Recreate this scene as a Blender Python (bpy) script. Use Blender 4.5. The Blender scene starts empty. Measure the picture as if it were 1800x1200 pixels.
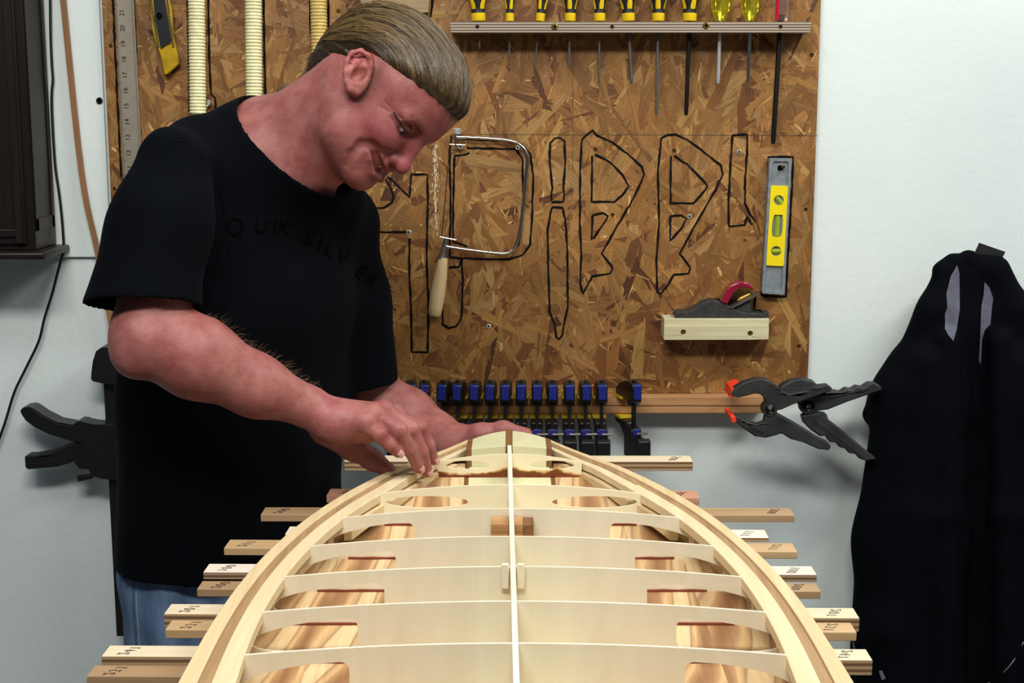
import bpy, bmesh, math, random
import numpy as np
from mathutils import Vector, Matrix, Euler
from mathutils.geometry import tessellate_polygon
from mathutils.bvhtree import BVHTree
random.seed(7)
rng = np.random.default_rng(11)
scn = bpy.context.scene
C = scn.collection

# ------------------------------------------------------------------ camera, world, lights, exposure
PITCH = math.radians(9.5)
CZ = 1.45
F = 2500.0
cp, sp = math.cos(PITCH), math.sin(PITCH)
cam_d = bpy.data.cameras.new('camera'); cam_d.lens = F / 1800 * 36; cam_d.sensor_width = 36
cam = bpy.data.objects.new('camera', cam_d); C.objects.link(cam)
cam.location = (0, 0, CZ); cam.rotation_euler = (math.pi/2 - PITCH, 0, 0)
cam_d.clip_start = 0.02
cam_d.dof.use_dof = False
scn.camera = cam

world = bpy.data.worlds.new('world'); scn.world = world; world.use_nodes = True
bg = world.node_tree.nodes['Background']
bg.inputs[0].default_value = (0.62, 0.74, 1.0, 1); bg.inputs[1].default_value = 0.07

def area(name, loc, target, sx, sy, power, col):
    l = bpy.data.lights.new(name, 'AREA'); l.shape = 'RECTANGLE'; l.size = sx; l.size_y = sy
    l.energy = power; l.color = col
    o = bpy.data.objects.new(name, l); C.objects.link(o); o.location = loc
    d = Vector(target) - Vector(loc)
    o.rotation_euler = d.to_track_quat('-Z', 'Y').to_euler()
    return o
area('ceiling_tube_light', (1.45, 1.4, 2.75), (0.75, 2.2, 0.9), 1.2, 0.22, 30, (0.96, 0.98, 0.95))
area('rear_fill_light', (-0.25, 0.2, 2.75), (-0.1, 1.7, 0.8), 1.3, 0.3, 40, (1.0, 0.98, 0.93))  # soft fill added from the camera side for ribs and lower wall
area('ceiling_tube_light_middle', (0.1, 1.1, 2.75), (0.0, 1.3, 0.9), 1.2, 0.25, 10, (1.0, 0.97, 0.90))
area('right_fill_light', (2.4, 0.7, 2.35), (0.9, 2.3, 1.0), 0.9, 0.7, 4, (0.82, 0.93, 1.0))  # weak cool fill added from the right, no window behind it
area('ceiling_tube_light_left', (-1.2, 0.9, 2.75), (-0.7, 2.3, 0.9), 1.0, 0.2, 5.0, (0.84, 0.94, 1.0))

scn.view_settings.view_transform = 'Standard'
scn.view_settings.look = 'None'
scn.view_settings.gamma = 1
scn.view_settings.use_curve_mapping = False
scn.view_settings.exposure = 0.06

# ------------------------------------------------------------------ helpers: projection
def ray(x, y):
    a = (x - 900) / F; b = (600 - y) / F
    return np.array([a, cp + b * sp, -sp + b * cp])
def P(x, y, Y):
    d = ray(x, y); t = Y / d[1]
    return Vector((d[0]*t, Y, CZ + d[2]*t))
def PZ(x, y, Z):
    d = ray(x, y); t = (Z - CZ) / d[2]
    return Vector((d[0]*t, d[1]*t, Z))
def PZf(x, y, zf, it=8):
    Z = 0.97
    for _ in range(it):
        p = PZ(x, y, Z); Z = zf(p.y)
    return PZ(x, y, Z)

# ------------------------------------------------------------------ helpers: materials
def lin(c):
    c = c / 255.0
    return c / 12.92 if c <= 0.04045 else ((c + 0.055) / 1.055) ** 2.4
def rgb(r, g, b): return (lin(r), lin(g), lin(b), 1)
def newmat(name):
    m = bpy.data.materials.new(name); m.use_nodes = True
    return m, m.node_tree, m.node_tree.nodes['Principled BSDF']
def plain(name, col, rough=0.5, metal=0.0, spec=0.5, vary=0.06, scale=40, bump=0.0, bscale=200, coat=0.0):
    m, nt, b = newmat(name)
    b.inputs['Roughness'].default_value = rough; b.inputs['Metallic'].default_value = metal
    b.inputs['Specular IOR Level'].default_value = spec
    b.inputs['Coat Weight'].default_value = coat
    tc = nt.nodes.new('ShaderNodeTexCoord'); n = nt.nodes.new('ShaderNodeTexNoise')
    n.inputs['Scale'].default_value = scale; n.inputs['Detail'].default_value = 5
    nt.links.new(tc.outputs['Object'], n.inputs['Vector'])
    r = nt.nodes.new('ShaderNodeValToRGB')
    c = rgb(*col)
    r.color_ramp.elements[0].position = 0.3; r.color_ramp.elements[1].position = 0.7
    r.color_ramp.elements[0].color = tuple(max(0, v*(1-vary*2)) for v in c[:3]) + (1,)
    r.color_ramp.elements[1].color = tuple(min(1, v*(1+vary*2)) for v in c[:3]) + (1,)
    nt.links.new(n.outputs['Fac'], r.inputs['Fac']); nt.links.new(r.outputs['Color'], b.inputs['Base Color'])
    if bump:
        n2 = nt.nodes.new('ShaderNodeTexNoise'); n2.inputs['Scale'].default_value = bscale; n2.inputs['Detail'].default_value = 4
        nt.links.new(tc.outputs['Object'], n2.inputs['Vector'])
        bp = nt.nodes.new('ShaderNodeBump'); bp.inputs['Strength'].default_value = bump; bp.inputs['Distance'].default_value = 0.001
        nt.links.new(n2.outputs['Fac'], bp.inputs['Height']); nt.links.new(bp.outputs['Normal'], b.inputs['Normal'])
    return m
def wood(name, c1, c2, axis=0, along=2.0, across=45.0, rough=0.55, contrast=0.28, rings=0.0, ringscale=18, c3=None, rot=(0,0,0), distort=0.8):
    """grain: noise stretched along one axis, optionally figured with a wave"""
    m, nt, b = newmat(name)
    b.inputs['Roughness'].default_value = rough; b.inputs['Specular IOR Level'].default_value = 0.35
    tc = nt.nodes.new('ShaderNodeTexCoord'); mp = nt.nodes.new('ShaderNodeMapping'); mp0 = nt.nodes.new('ShaderNodeMapping')
    mp0.inputs['Rotation'].default_value = rot
    s = [across]*3; s[axis] = along
    mp.inputs['Scale'].default_value = s
    nt.links.new(tc.outputs['Object'], mp0.inputs['Vector']); nt.links.new(mp0.outputs['Vector'], mp.inputs['Vector'])
    n = nt.nodes.new('ShaderNodeTexNoise'); n.inputs['Scale'].default_value = 1; n.inputs['Detail'].default_value = 7; n.inputs['Roughness'].default_value = 0.6
    n.inputs['Distortion'].default_value = distort
    nt.links.new(mp.outputs['Vector'], n.inputs['Vector'])
    r = nt.nodes.new('ShaderNodeValToRGB')
    r.color_ramp.elements[0].position = 0.5 - contrast/2*1.2; r.color_ramp.elements[1].position = 0.5 + contrast/2*1.2
    r.color_ramp.elements[0].color = rgb(*c2); r.color_ramp.elements[1].color = rgb(*c1)
    if c3 is not None:
        e = r.color_ramp.elements.new(0.5); e.color = rgb(*c3)
    fac = n.outputs['Fac']
    if rings > 0:
        mp2 = nt.nodes.new('ShaderNodeMapping'); s2 = [ringscale]*3; s2[axis] = ringscale*0.12
        mp2.inputs['Scale'].default_value = s2
        nt.links.new(mp0.outputs['Vector'], mp2.inputs['Vector'])
        w = nt.nodes.new('ShaderNodeTexWave'); w.inputs['Scale'].default_value = 0.5; w.inputs['Distortion'].default_value = 6
        w.inputs['Detail'].default_value = 2; w.inputs['Detail Scale'].default_value = 0.7
        nt.links.new(mp2.outputs['Vector'], w.inputs['Vector'])
        mx = nt.nodes.new('ShaderNodeMix'); mx.inputs[0].default_value = rings
        nt.links.new(n.outputs['Fac'], mx.inputs[2]); nt.links.new(w.outputs['Fac'], mx.inputs[3])
        fac = mx.outputs[0]
    nt.links.new(fac, r.inputs['Fac']); nt.links.new(r.outputs['Color'], b.inputs['Base Color'])
    bp = nt.nodes.new('ShaderNodeBump'); bp.inputs['Strength'].default_value = 0.15; bp.inputs['Distance'].default_value = 0.0006
    nt.links.new(n.outputs['Fac'], bp.inputs['Height']); nt.links.new(bp.outputs['Normal'], b.inputs['Normal'])
    return m
def ply(name, c_light, c_dark, n_layers, z_thick, top):
    """plywood: plies as bands over the height, face veneer on the top"""
    m, nt, b = newmat(name)
    b.inputs['Roughness'].default_value = 0.6; b.inputs['Specular IOR Level'].default_value = 0.3
    tc = nt.nodes.new('ShaderNodeTexCoord'); sx = nt.nodes.new('ShaderNodeSeparateXYZ')
    nt.links.new(tc.outputs['Object'], sx.inputs[0])
    mt = nt.nodes.new('ShaderNodeMath'); mt.operation = 'MULTIPLY'; mt.inputs[1].default_value = n_layers / z_thick * math.pi
    nt.links.new(sx.outputs['Z'], mt.inputs[0])
    si = nt.nodes.new('ShaderNodeMath'); si.operation = 'SINE'; nt.links.new(mt.outputs[0], si.inputs[0])
    mp = nt.nodes.new('ShaderNodeMapping'); mp.inputs['Scale'].default_value = (3, 60, 200)
    nt.links.new(tc.outputs['Object'], mp.inputs['Vector'])
    no = nt.nodes.new('ShaderNodeTexNoise'); no.inputs['Scale'].default_value = 1; no.inputs['Detail'].default_value = 5
    nt.links.new(mp.outputs['Vector'], no.inputs['Vector'])
    ad = nt.nodes.new('ShaderNodeMath'); ad.operation = 'MULTIPLY_ADD'; ad.inputs[1].default_value = 0.55
    nt.links.new(si.outputs[0], ad.inputs[0]); nt.links.new(no.outputs['Fac'], ad.inputs[2])
    r = nt.nodes.new('ShaderNodeValToRGB'); r.color_ramp.elements[0].position = 0.25; r.color_ramp.elements[1].position = 0.7
    r.color_ramp.elements[0].color = rgb(*c_dark); r.color_ramp.elements[1].color = rgb(*c_light)
    nt.links.new(ad.outputs[0], r.inputs['Fac'])
    r2 = nt.nodes.new('ShaderNodeValToRGB'); r2.color_ramp.elements[0].position = 0.3; r2.color_ramp.elements[1].position = 0.7
    r2.color_ramp.elements[0].color = tuple(v*0.82 for v in rgb(*top)[:3]) + (1,); r2.color_ramp.elements[1].color = rgb(*top)
    nt.links.new(no.outputs['Fac'], r2.inputs['Fac'])
    g = nt.nodes.new('ShaderNodeNewGeometry'); s2 = nt.nodes.new('ShaderNodeSeparateXYZ'); nt.links.new(g.outputs['Normal'], s2.inputs[0])
    ab = nt.nodes.new('ShaderNodeMath'); ab.operation = 'ABSOLUTE'; nt.links.new(s2.outputs['Z'], ab.inputs[0])
    gt = nt.nodes.new('ShaderNodeMath'); gt.operation = 'GREATER_THAN'; gt.inputs[1].default_value = 0.7; nt.links.new(ab.outputs[0], gt.inputs[0])
    mx = nt.nodes.new('ShaderNodeMix'); mx.data_type = 'RGBA'
    nt.links.new(gt.outputs[0], mx.inputs[0]); nt.links.new(r.outputs['Color'], mx.inputs[6]); nt.links.new(r2.outputs['Color'], mx.inputs[7])
    nt.links.new(mx.outputs[2], b.inputs['Base Color'])
    return m

# ------------------------------------------------------------------ helpers: meshes
class MB:
    def __init__(s): s.v = []; s.f = []
    def add(s, vs, fs):
        o = len(s.v); s.v += [tuple(v) for v in vs]; s.f += [tuple(i + o for i in f) for f in fs]; return s
    def box(s, a, b):
        x0, y0, z0 = a; x1, y1, z1 = b
        return s.add([(x0,y0,z0),(x1,y0,z0),(x1,y1,z0),(x0,y1,z0),(x0,y0,z1),(x1,y0,z1),(x1,y1,z1),(x0,y1,z1)],
                     [(0,3,2,1),(4,5,6,7),(0,1,5,4),(1,2,6,5),(2,3,7,6),(3,0,4,7)])
    def obox(s, c, ax, ay, az):
        """box by centre and three half-axis vectors"""
        c, ax, ay, az = map(Vector, (c, ax, ay, az)); vs = []
        for k in (-1, 1):
            for (i, j) in ((-1,-1),(1,-1),(1,1),(-1,1)): vs.append(c + ax*i + ay*j + az*k)
        return s.add(vs, [(0,3,2,1),(4,5,6,7),(0,1,5,4),(1,2,6,5),(2,3,7,6),(3,0,4,7)])
    def tube(s, pts, r, n=10, squash=None, caps=True):
        """round tube along a path; r number or list; squash=(axis vector, factor)"""
        pts = [Vector(p) for p in pts]; m = len(pts)
        rs = r if isinstance(r, (list, tuple, np.ndarray)) else [r]*m
        rings = []; prev = None
        for i, p in enumerate(pts):
            t = (pts[min(i+1, m-1)] - pts[max(i-1, 0)])
            if t.length < 1e-9: t = Vector((0,0,1))
            t.normalize()
            if prev is None:
                u = t.cross(Vector((0,1,0)))
                if u.length < 1e-3: u = t.cross(Vector((1,0,0)))
            else: u = prev - t * prev.dot(t)
            u.normalize(); prev = u; w = t.cross(u)
            ring = []
            for k in range(n):
                a = 2*math.pi*k/n
                o = (u*math.cos(a) + w*math.sin(a)) * rs[i]
                if squash: ax, fct = squash; ax = Vector(ax); o = o - ax * o.dot(ax) * (1 - fct)
                ring.append(p + o)
            rings.append(ring)
        vs = [q for rg in rings for q in rg]; fs = []
        for i in range(m-1):
            for k in range(n):
                a = i*n+k; b = i*n+(k+1) % n
                fs.append((a, b, b+n, a+n))
        if caps: fs.append(tuple(range(n))[::-1]); fs.append(tuple((m-1)*n+k for k in range(n)))
        return s.add(vs, fs)
    def prism(s, poly, holes, fn0, fn1):
        """poly/holes: 2D points; fn0/fn1 map a 2D point to 3D on the two faces"""
        loops = [[Vector((x, y, 0)) for x, y in poly]] + [[Vector((x, y, 0)) for x, y in h] for h in holes]
        flat = [p for l in loops for p in l]; tri = tessellate_polygon(loops); n = len(flat)
        vs = [fn0(p.x, p.y) for p in flat] + [fn1(p.x, p.y) for p in flat]
        fs = [tuple(t) for t in tri] + [tuple(i+n for i in t[::-1]) for t in tri]
        o = 0
        for l in loops:
            k = len(l)
            for i in range(k):
                a = o+i; b = o+(i+1) % k; fs.append((a, b, b+n, a+n))
            o += k
        return s.add(vs, fs)
    def lathe(s, a, b, prof, n=20):
        """prof: (t along a->b in metres, radius)"""
        a = Vector(a); b = Vector(b); d = (b-a).normalized()
        return s.tube([a + d*t for t, _ in prof], [r for _, r in prof], n)
    def build(s, name, mat, parent=None, smooth=False, bevel=0, seg=2, angle=35, **kw):
        me = bpy.data.meshes.new(name)
        vs = np.array(s.v, float)
        if parent is not None: base = Vector(parent['_w'])
        c = Vector(((vs[:,0].min()+vs[:,0].max())/2, (vs[:,1].min()+vs[:,1].max())/2, vs[:,2].min()))
        me.from_pydata([tuple(v) for v in (vs - np.array(c))], [], s.f); me.validate()
        bm = bmesh.new(); bm.from_mesh(me); bmesh.ops.recalc_face_normals(bm, faces=bm.faces); bm.to_mesh(me); bm.free()
        me.materials.append(mat)
        o = bpy.data.objects.new(name, me); C.objects.link(o)
        o['_w'] = tuple(c)
        if parent is not None: o.parent = parent; o.location = c - base
        else: o.location = c
        if bevel:
            md = o.modifiers.new('bevel', 'BEVEL'); md.width = bevel; md.segments = seg; md.limit_method = 'ANGLE'; md.angle_limit = math.radians(40)
        if smooth or bevel:
            me.polygons.foreach_set('use_smooth', [True]*len(me.polygons))
            me.set_sharp_from_angle(angle=math.radians(angle))
        for k, v in kw.items(): o[k] = v
        return o
def thing(name, label, cat, loc, group=None):
    o = bpy.data.objects.new(name, None); C.objects.link(o); o.location = loc; o['_w'] = tuple(loc)
    o.empty_display_size = 0.02
    o['label'] = label; o['category'] = cat
    if group: o['group'] = group
    return o
def tag(o, label, cat, group=None):
    o['label'] = label; o['category'] = cat
    if group: o['group'] = group
    return o
def struct(o): o['kind'] = 'structure'; return o
def px(poly, s=1, ox=0, oy=0): return [(ox + x/s, oy + y/s) for x, y in poly]
def wallprism(mb, poly, Yf, Yb, holes=()):
    """outline in the photo laid on the plane Y=Yf, extruded straight back to Yb"""
    f0 = lambda x, y: P(x, y, Yf)
    def f1(x, y):
        p = P(x, y, Yf); return Vector((p.x, Yb, p.z))
    return mb.prism(poly, list(holes), f0, f1)
def smooth_path(pts, sub=6, closed=False):
    pts = [Vector(p) for p in pts]; n = len(pts); out = []
    rng_ = range(n if closed else n-1)
    for i in rng_:
        p0 = pts[(i-1) % n] if (closed or i > 0) else pts[0]
        p1 = pts[i]; p2 = pts[(i+1) % n]
        p3 = pts[(i+2) % n] if (closed or i+2 < n) else pts[-1]
        for k in range(sub):
            t = k/sub
            out.append(0.5*((2*p1)+(p2-p0)*t+(2*p0-5*p1+4*p2-p3)*t*t+(3*p1-p0-3*p2+p3)*t**3))
    if not closed: out.append(pts[-1])
    return out
def circle(cx, cy, r, n=20): return [(cx + r*math.cos(2*math.pi*k/n), cy + r*math.sin(2*math.pi*k/n)) for k in range(n)]
def textmesh(name, txt, size, M, mat, parent, depth=0.0, align='CENTER'):
    cu = bpy.data.curves.new(name, 'FONT'); cu.body = txt; cu.size = size; cu.align_x = align; cu.align_y = 'CENTER'; cu.extrude = depth
    ob = bpy.data.objects.new(name, cu); C.objects.link(ob)
    dg = bpy.context.evaluated_depsgraph_get(); me = bpy.data.meshes.new_from_object(ob.evaluated_get(dg))
    bpy.data.objects.remove(ob); me.transform(M)
    mb = MB(); mb.add([tuple(v.co) for v in me.vertices], [tuple(p.vertices) for p in me.polygons])
    if mat is None: return mb
    return mb.build(name, mat, parent)

# ------------------------------------------------------------------ materials
YW = 2.36            # face of the back wall
YB = 2.345           # face of the strand board
M = {}
def wallmat():
    m, nt, b = newmat('painted_wall'); b.inputs['Roughness'].default_value = 0.7; b.inputs['Specular IOR Level'].default_value = 0.25
    tc = nt.nodes.new('ShaderNodeTexCoord')
    n = nt.nodes.new('ShaderNodeTexNoise'); n.inputs['Scale'].default_value = 2.2; n.inputs['Detail'].default_value = 5
    nt.links.new(tc.outputs['Object'], n.inputs['Vector'])
    r = nt.nodes.new('ShaderNodeValToRGB'); r.color_ramp.elements[0].position = 0.3; r.color_ramp.elements[1].position = 0.7
    r.color_ramp.elements[0].color = rgb(206, 216, 214); r.color_ramp.elements[1].color = rgb(224, 232, 228)
    nt.links.new(n.outputs['Fac'], r.inputs['Fac']); nt.links.new(r.outputs['Color'], b.inputs['Base Color'])
    n2 = nt.nodes.new('ShaderNodeTexNoise'); n2.inputs['Scale'].default_value = 90; n2.inputs['Detail'].default_value = 5
    nt.links.new(tc.outputs['Object'], n2.inputs['Vector'])
    bp = nt.nodes.new('ShaderNodeBump'); bp.inputs['Strength'].default_value = 0.25; bp.inputs['Distance'].default_value = 0.002
    nt.links.new(n2.outputs['Fac'], bp.inputs['Height']); nt.links.new(bp.outputs['Normal'], b.inputs['Normal'])
    return m
M['wall'] = wallmat()
M['floor'] = plain('concrete_floor', (120, 116, 110), 0.8, bump=0.2)
M['marker'] = plain('black_marker', (8, 7, 7), 0.8, spec=0.15, vary=0.02)
M['pencil'] = plain('pencil_line', (92, 70, 44), 0.7, vary=0.05)
M['chalk'] = plain('chalk', (215, 195, 165), 0.9, vary=0.1, scale=200)
M['steel'] = plain('bright_steel', (205, 205, 200), 0.18, 1.0, vary=0.04)
M['dullsteel'] = plain('dull_steel', (112, 108, 102), 0.38, 0.6, vary=0.1)
M['darksteel'] = plain('dark_steel', (46, 44, 42), 0.4, 0.8, vary=0.12)
M['rule'] = plain('rule_steel', (150, 140, 124), 0.45, 0.35, vary=0.06, scale=25)
M['brass'] = plain('brass_screw', (150, 120, 60), 0.35, 0.9, vary=0.1)
M['zinc'] = plain('zinc_screw', (215, 218, 215), 0.3, 0.6, vary=0.05)
M['blackhole'] = plain('dark_recess', (10, 9, 8), 0.9, vary=0.02)
M['yellow'] = plain('yellow_plastic', (226, 190, 20), 0.4, vary=0.04)
M['knifeyellow'] = plain('yellow_painted_metal', (176, 140, 14), 0.35, vary=0.12, scale=60)
M['black'] = plain('black_rubber', (24, 24, 25), 0.5, vary=0.05)
M['clampblack'] = plain('black_clamp_plastic', (17, 17, 19), 0.38, vary=0.05)
M['navy'] = plain('blue_plastic', (26, 38, 118), 0.32, vary=0.06)
M['padyellow'] = plain('yellow_clamp_pad', (190, 158, 30), 0.5, vary=0.06)
M['dirtyblack'] = plain('dusty_black_plastic', (36, 37, 36), 0.6, vary=0.3, scale=28, bump=0.3)
M['orange'] = plain('red_orange_pad', (240, 62, 28), 0.5, vary=0.05)
M['alu'] = plain('cast_aluminium', (138, 146, 152), 0.42, 0.35, vary=0.08, scale=120, bump=0.3, bscale=500)
M['levelyellow'] = plain('yellow_level_insert', (236, 212, 8), 0.4, vary=0.03)
M['vial'] = plain('green_vial', (150, 170, 40), 0.1, vary=0.1)
M['iron'] = plain('cast_iron', (58, 57, 56), 0.55, 0.4, vary=0.15, scale=200, bump=0.5, bscale=600)
M['burgundy'] = plain('burgundy_enamel', (140, 22, 50), 0.18, vary=0.04, coat=0.5)
M['ash'] = wood('ash_ledge', (214, 208, 172), (182, 170, 130), 0, 3, 60, contrast=0.4)
M['railwood'] = wood('oak_rail', (196, 150, 104), (158, 108, 68), 0, 3, 70, contrast=0.4)
M['lath'] = wood('lath_wood', (150, 108, 70), (118, 80, 50), 2, 3, 70)
M['beech'] = wood('beech_handle', (216, 194, 146), (190, 162, 112), 2, 4, 60, rough=0.35)
M['cabinet'] = wood('dark_cabinet_wood', (34, 22, 17), (19, 13, 11), 2, 3, 50, rough=0.4)
M['rackply'] = ply('rack_plywood', (176, 160, 140), (92, 78, 68), 8.5, 0.0185, (150, 135, 112))
M['block'] = wood('pale_block', (170, 148, 112), (140, 116, 82), 0, 4, 60)
M['cane'] = plain('cane_wrap', (232, 226, 178), 0.4, vary=0.06, scale=90)
M['canedark'] = plain('aged_cane_wrap', (206, 178, 104), 0.4, vary=0.1, scale=90)
M['core'] = plain('cane_core', (118, 98, 60), 0.8)  # brown core under the cane wrapping
M['cable'] = plain('black_cable', (14, 14, 15), 0.4)

# ------------------------------------------------------------------ the setting
wb = MB().box((-2.6, YW, 0), (2.6, YW+0.12, 2.9)); struct(wb.build('wall_back', M['wall']))
struct(MB().box((-2.6, -1.5, -0.05), (2.6, YW+0.12, 0)).build('floor', M['floor']))
# the overlapping plasterboard sheet upper left
sx1 = P(190, 300, YW).x
struct(MB().box((-2.6, YW-0.007, P(140, 451, YW).z), (sx1, YW, 2.9)).build('trim_1', M['wall'], bevel=0.001))
# ---- oriented strand board
def osb():
    x0 = P(179, 0, YB).x; x1 = P(1443, 0, YB).x; z0 = P(900, 697.5, 2.318).z + 0.0012; z1 = P(900, -160, YB).z
    root = thing('strand_board', 'large tan strand board on the wall with black tool outlines drawn on it', 'board', ((x0+x1)/2, YW-0.008, z0))
    slab = MB().box((x0, YB, z0), (x1, YW-0.008, z1))
    bm_v = list(slab.v); bm_f = list(slab.f)
    uvs = {}; cols = {}
    pal = [(146,101,50),(157,112,57),(138,94,44),(130,84,39),(172,132,78),(112,68,32),(88,50,22),(152,108,60),(162,122,66)]
    w = np.array([6,5,6,4,1.3,2.0,0.6,5,3.0]); w /= w.sum()
    N = 7000
    vs = []; fs = []; fc = []; fuv = []
    for i in range(N):
        frac = i/N
        cx = random.uniform(x0, x1); cz = random.uniform(z0, z1)
        small = random.random() < 0.45
        L = random.uniform(0.010, 0.034) if small else random.uniform(0.045, 0.14)
        W = random.uniform(0.0010, 0.005) if small else random.uniform(0.009, 0.030)
        a = random.gauss(math.pi/2, 0.75) if random.random() < 0.6 else random.uniform(0, math.pi)
        ca, sa = math.cos(a), math.sin(a)
        outl = []
        k0 = random.uniform(-0.3, 0.3)*W*2; k1 = random.uniform(-0.3, 0.3)*W*2
        ends = [(-L/2 + k0, -W/2), (-L/6, -W/2*random.uniform(0.85,1.1)), (L/6, -W/2*random.uniform(0.85,1.1)), (L/2 + k1, -W/2*random.uniform(0.5,1)),
                (L/2 - k1, W/2*random.uniform(0.5,1)), (L/6, W/2*random.uniform(0.85,1.1)), (-L/6, W/2*random.uniform(0.85,1.1)), (-L/2 - k0, W/2)]
        lift = random.uniform(0.0001, 0.00045); tlt = random.uniform(-1, 1); tl2 = random.uniform(-1, 1)
        base = YB - 0.00003 - frac*0.0005
        o = len(vs); uo = random.uniform(0, 50)
        for (u, v) in ends:
            x = min(max(cx + u*ca - v*sa, x0), x1); z = min(max(cz + u*sa + v*ca, z0), z1)
            d = (u/(L/2))*tlt*lift*0.6 + (v/(W/2))*tl2*lift
            vs.append((x, base - d, z)); fuv.append((u + uo, v + uo*0.37))
        fs.append(tuple(range(o, o+8)))
        c = np.array(pal[rng.choice(len(pal), p=w)]) * random.uniform(0.9, 1.06)
        if small and random.random() < 0.3: c = np.array((204,160,98))
        fc.append(c)
    n0 = len(bm_v); allv = bm_v + vs; allf = bm_f + [tuple(i+n0 for i in f) for f in fs]
    me = bpy.data.meshes.new('board_panel')
    cc = Vector(root.location)
    me.from_pydata([tuple(Vector(v)-cc) for v in allv], [], allf)
    nl = len(me.loops); U = np.zeros((nl, 2)); K = np.ones((nl, 4))
    for p in me.polygons:
        k = p.index - len(bm_f)
        for li in p.loop_indices:
            vi = me.loops[li].vertex_index
            if k >= 0:
                U[li] = fuv[vi-n0]; c = fc[k]; K[li, :3] = (lin(c[0]), lin(c[1]), lin(c[2]))
            else:
                v = me.vertices[vi].co; U[li] = (v.x*3, v.z*3); K[li] = rgb(132, 88, 40)
    me.uv_layers.new(name='UVMap'); me.uv_layers['UVMap'].data.foreach_set('uv', U.ravel())
    me.color_attributes.new('strand', 'FLOAT_COLOR', 'CORNER'); me.color_attributes['strand'].data.foreach_set('color', K.ravel())
    m, nt, b = newmat('oriented_strands'); b.inputs['Roughness'].default_value = 0.5; b.inputs['Specular IOR Level'].default_value = 0.4
    at = nt.nodes.new('ShaderNodeVertexColor'); at.layer_name = 'strand'
    uv = nt.nodes.new('ShaderNodeUVMap'); mp = nt.nodes.new('ShaderNodeMapping'); mp.inputs['Scale'].default_value = (14, 420, 1)
    nt.links.new(uv.outputs[0], mp.inputs[0]); n = nt.nodes.new('ShaderNodeTexNoise'); n.inputs['Scale'].default_value = 1; n.inputs['Detail'].default_value = 4
    nt.links.new(mp.outputs[0], n.inputs['Vector'])
    mr = nt.nodes.new('ShaderNodeMapRange'); mr.inputs[1].default_value = 0.25; mr.inputs[2].default_value = 0.75; mr.inputs[3].default_value = 0.62; mr.inputs[4].default_value = 1.25
    nt.links.new(n.outputs['Fac'], mr.inputs[0])
    tc = nt.nodes.new('ShaderNodeTexCoord'); n3 = nt.nodes.new('ShaderNodeTexNoise'); n3.inputs['Scale'].default_value = 9; n3.inputs['Detail'].default_value = 3
    nt.links.new(tc.outputs['Object'], n3.inputs['Vector'])
    mr3 = nt.nodes.new('ShaderNodeMapRange'); mr3.inputs[1].default_value = 0.3; mr3.inputs[2].default_value = 0.7; mr3.inputs[3].default_value = 0.78; mr3.inputs[4].default_value = 1.12
    nt.links.new(n3.outputs['Fac'], mr3.inputs[0])
    mm = nt.nodes.new('ShaderNodeMath'); mm.operation = 'MULTIPLY'; nt.links.new(mr.outputs[0], mm.inputs[0]); nt.links.new(mr3.outputs[0], mm.inputs[1])
    vm = nt.nodes.new('ShaderNodeVectorMath'); vm.operation = 'SCALE'
    nt.links.new(at.outputs['Color'], vm.inputs[0]); nt.links.new(mm.outputs[0], vm.inputs['Scale']); nt.links.new(vm.outputs[0], b.inputs['Base Color'])
    bp = nt.nodes.new('ShaderNodeBump'); bp.inputs['Strength'].default_value = 0.8; bp.inputs['Distance'].default_value = 0.0006
    nt.links.new(n.outputs['Fac'], bp.inputs['Height']); nt.links.new(bp.outputs['Normal'], b.inputs['Normal'])
    me.materials.append(m)
    o = bpy.data.objects.new('board_panel', me); C.objects.link(o); o.parent = root; o['_w'] = tuple(cc)
    return root
board = osb()
YL = YB - 0.0012     # plane of the marker lines
def outline(pts, name='tool_outline', r=0.0017, mat=None, close=False):
    q = [P(x, y, YL) for x, y in pts]
    if close: q.append(q[0])
    # densify with a slight hand wobble
    out = []
    for i in range(len(q)-1):
        n = max(1, int((q[i+1]-q[i]).length/0.006))
        for k in range(n): out.append(q[i].lerp(q[i+1], k/n))
    out.append(q[-1])
    rs = [r*(1+0.22*math.sin(i*0.9+q[0].x*50)+random.uniform(-0.1, 0.1)) for i in range(len(out))]
    out = [p + Vector((random.gauss(0, 0.00025), 0, random.gauss(0, 0.00025))) for p in out]
    return MB().tube(out, rs, 8, squash=((0,1,0), 0.18)).build(name, mat or M['marker'], board, smooth=True)
def jo(*polys):
    mbs = []
    for p in polys: outline(px(p, 2.195, 620, 220))
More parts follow.
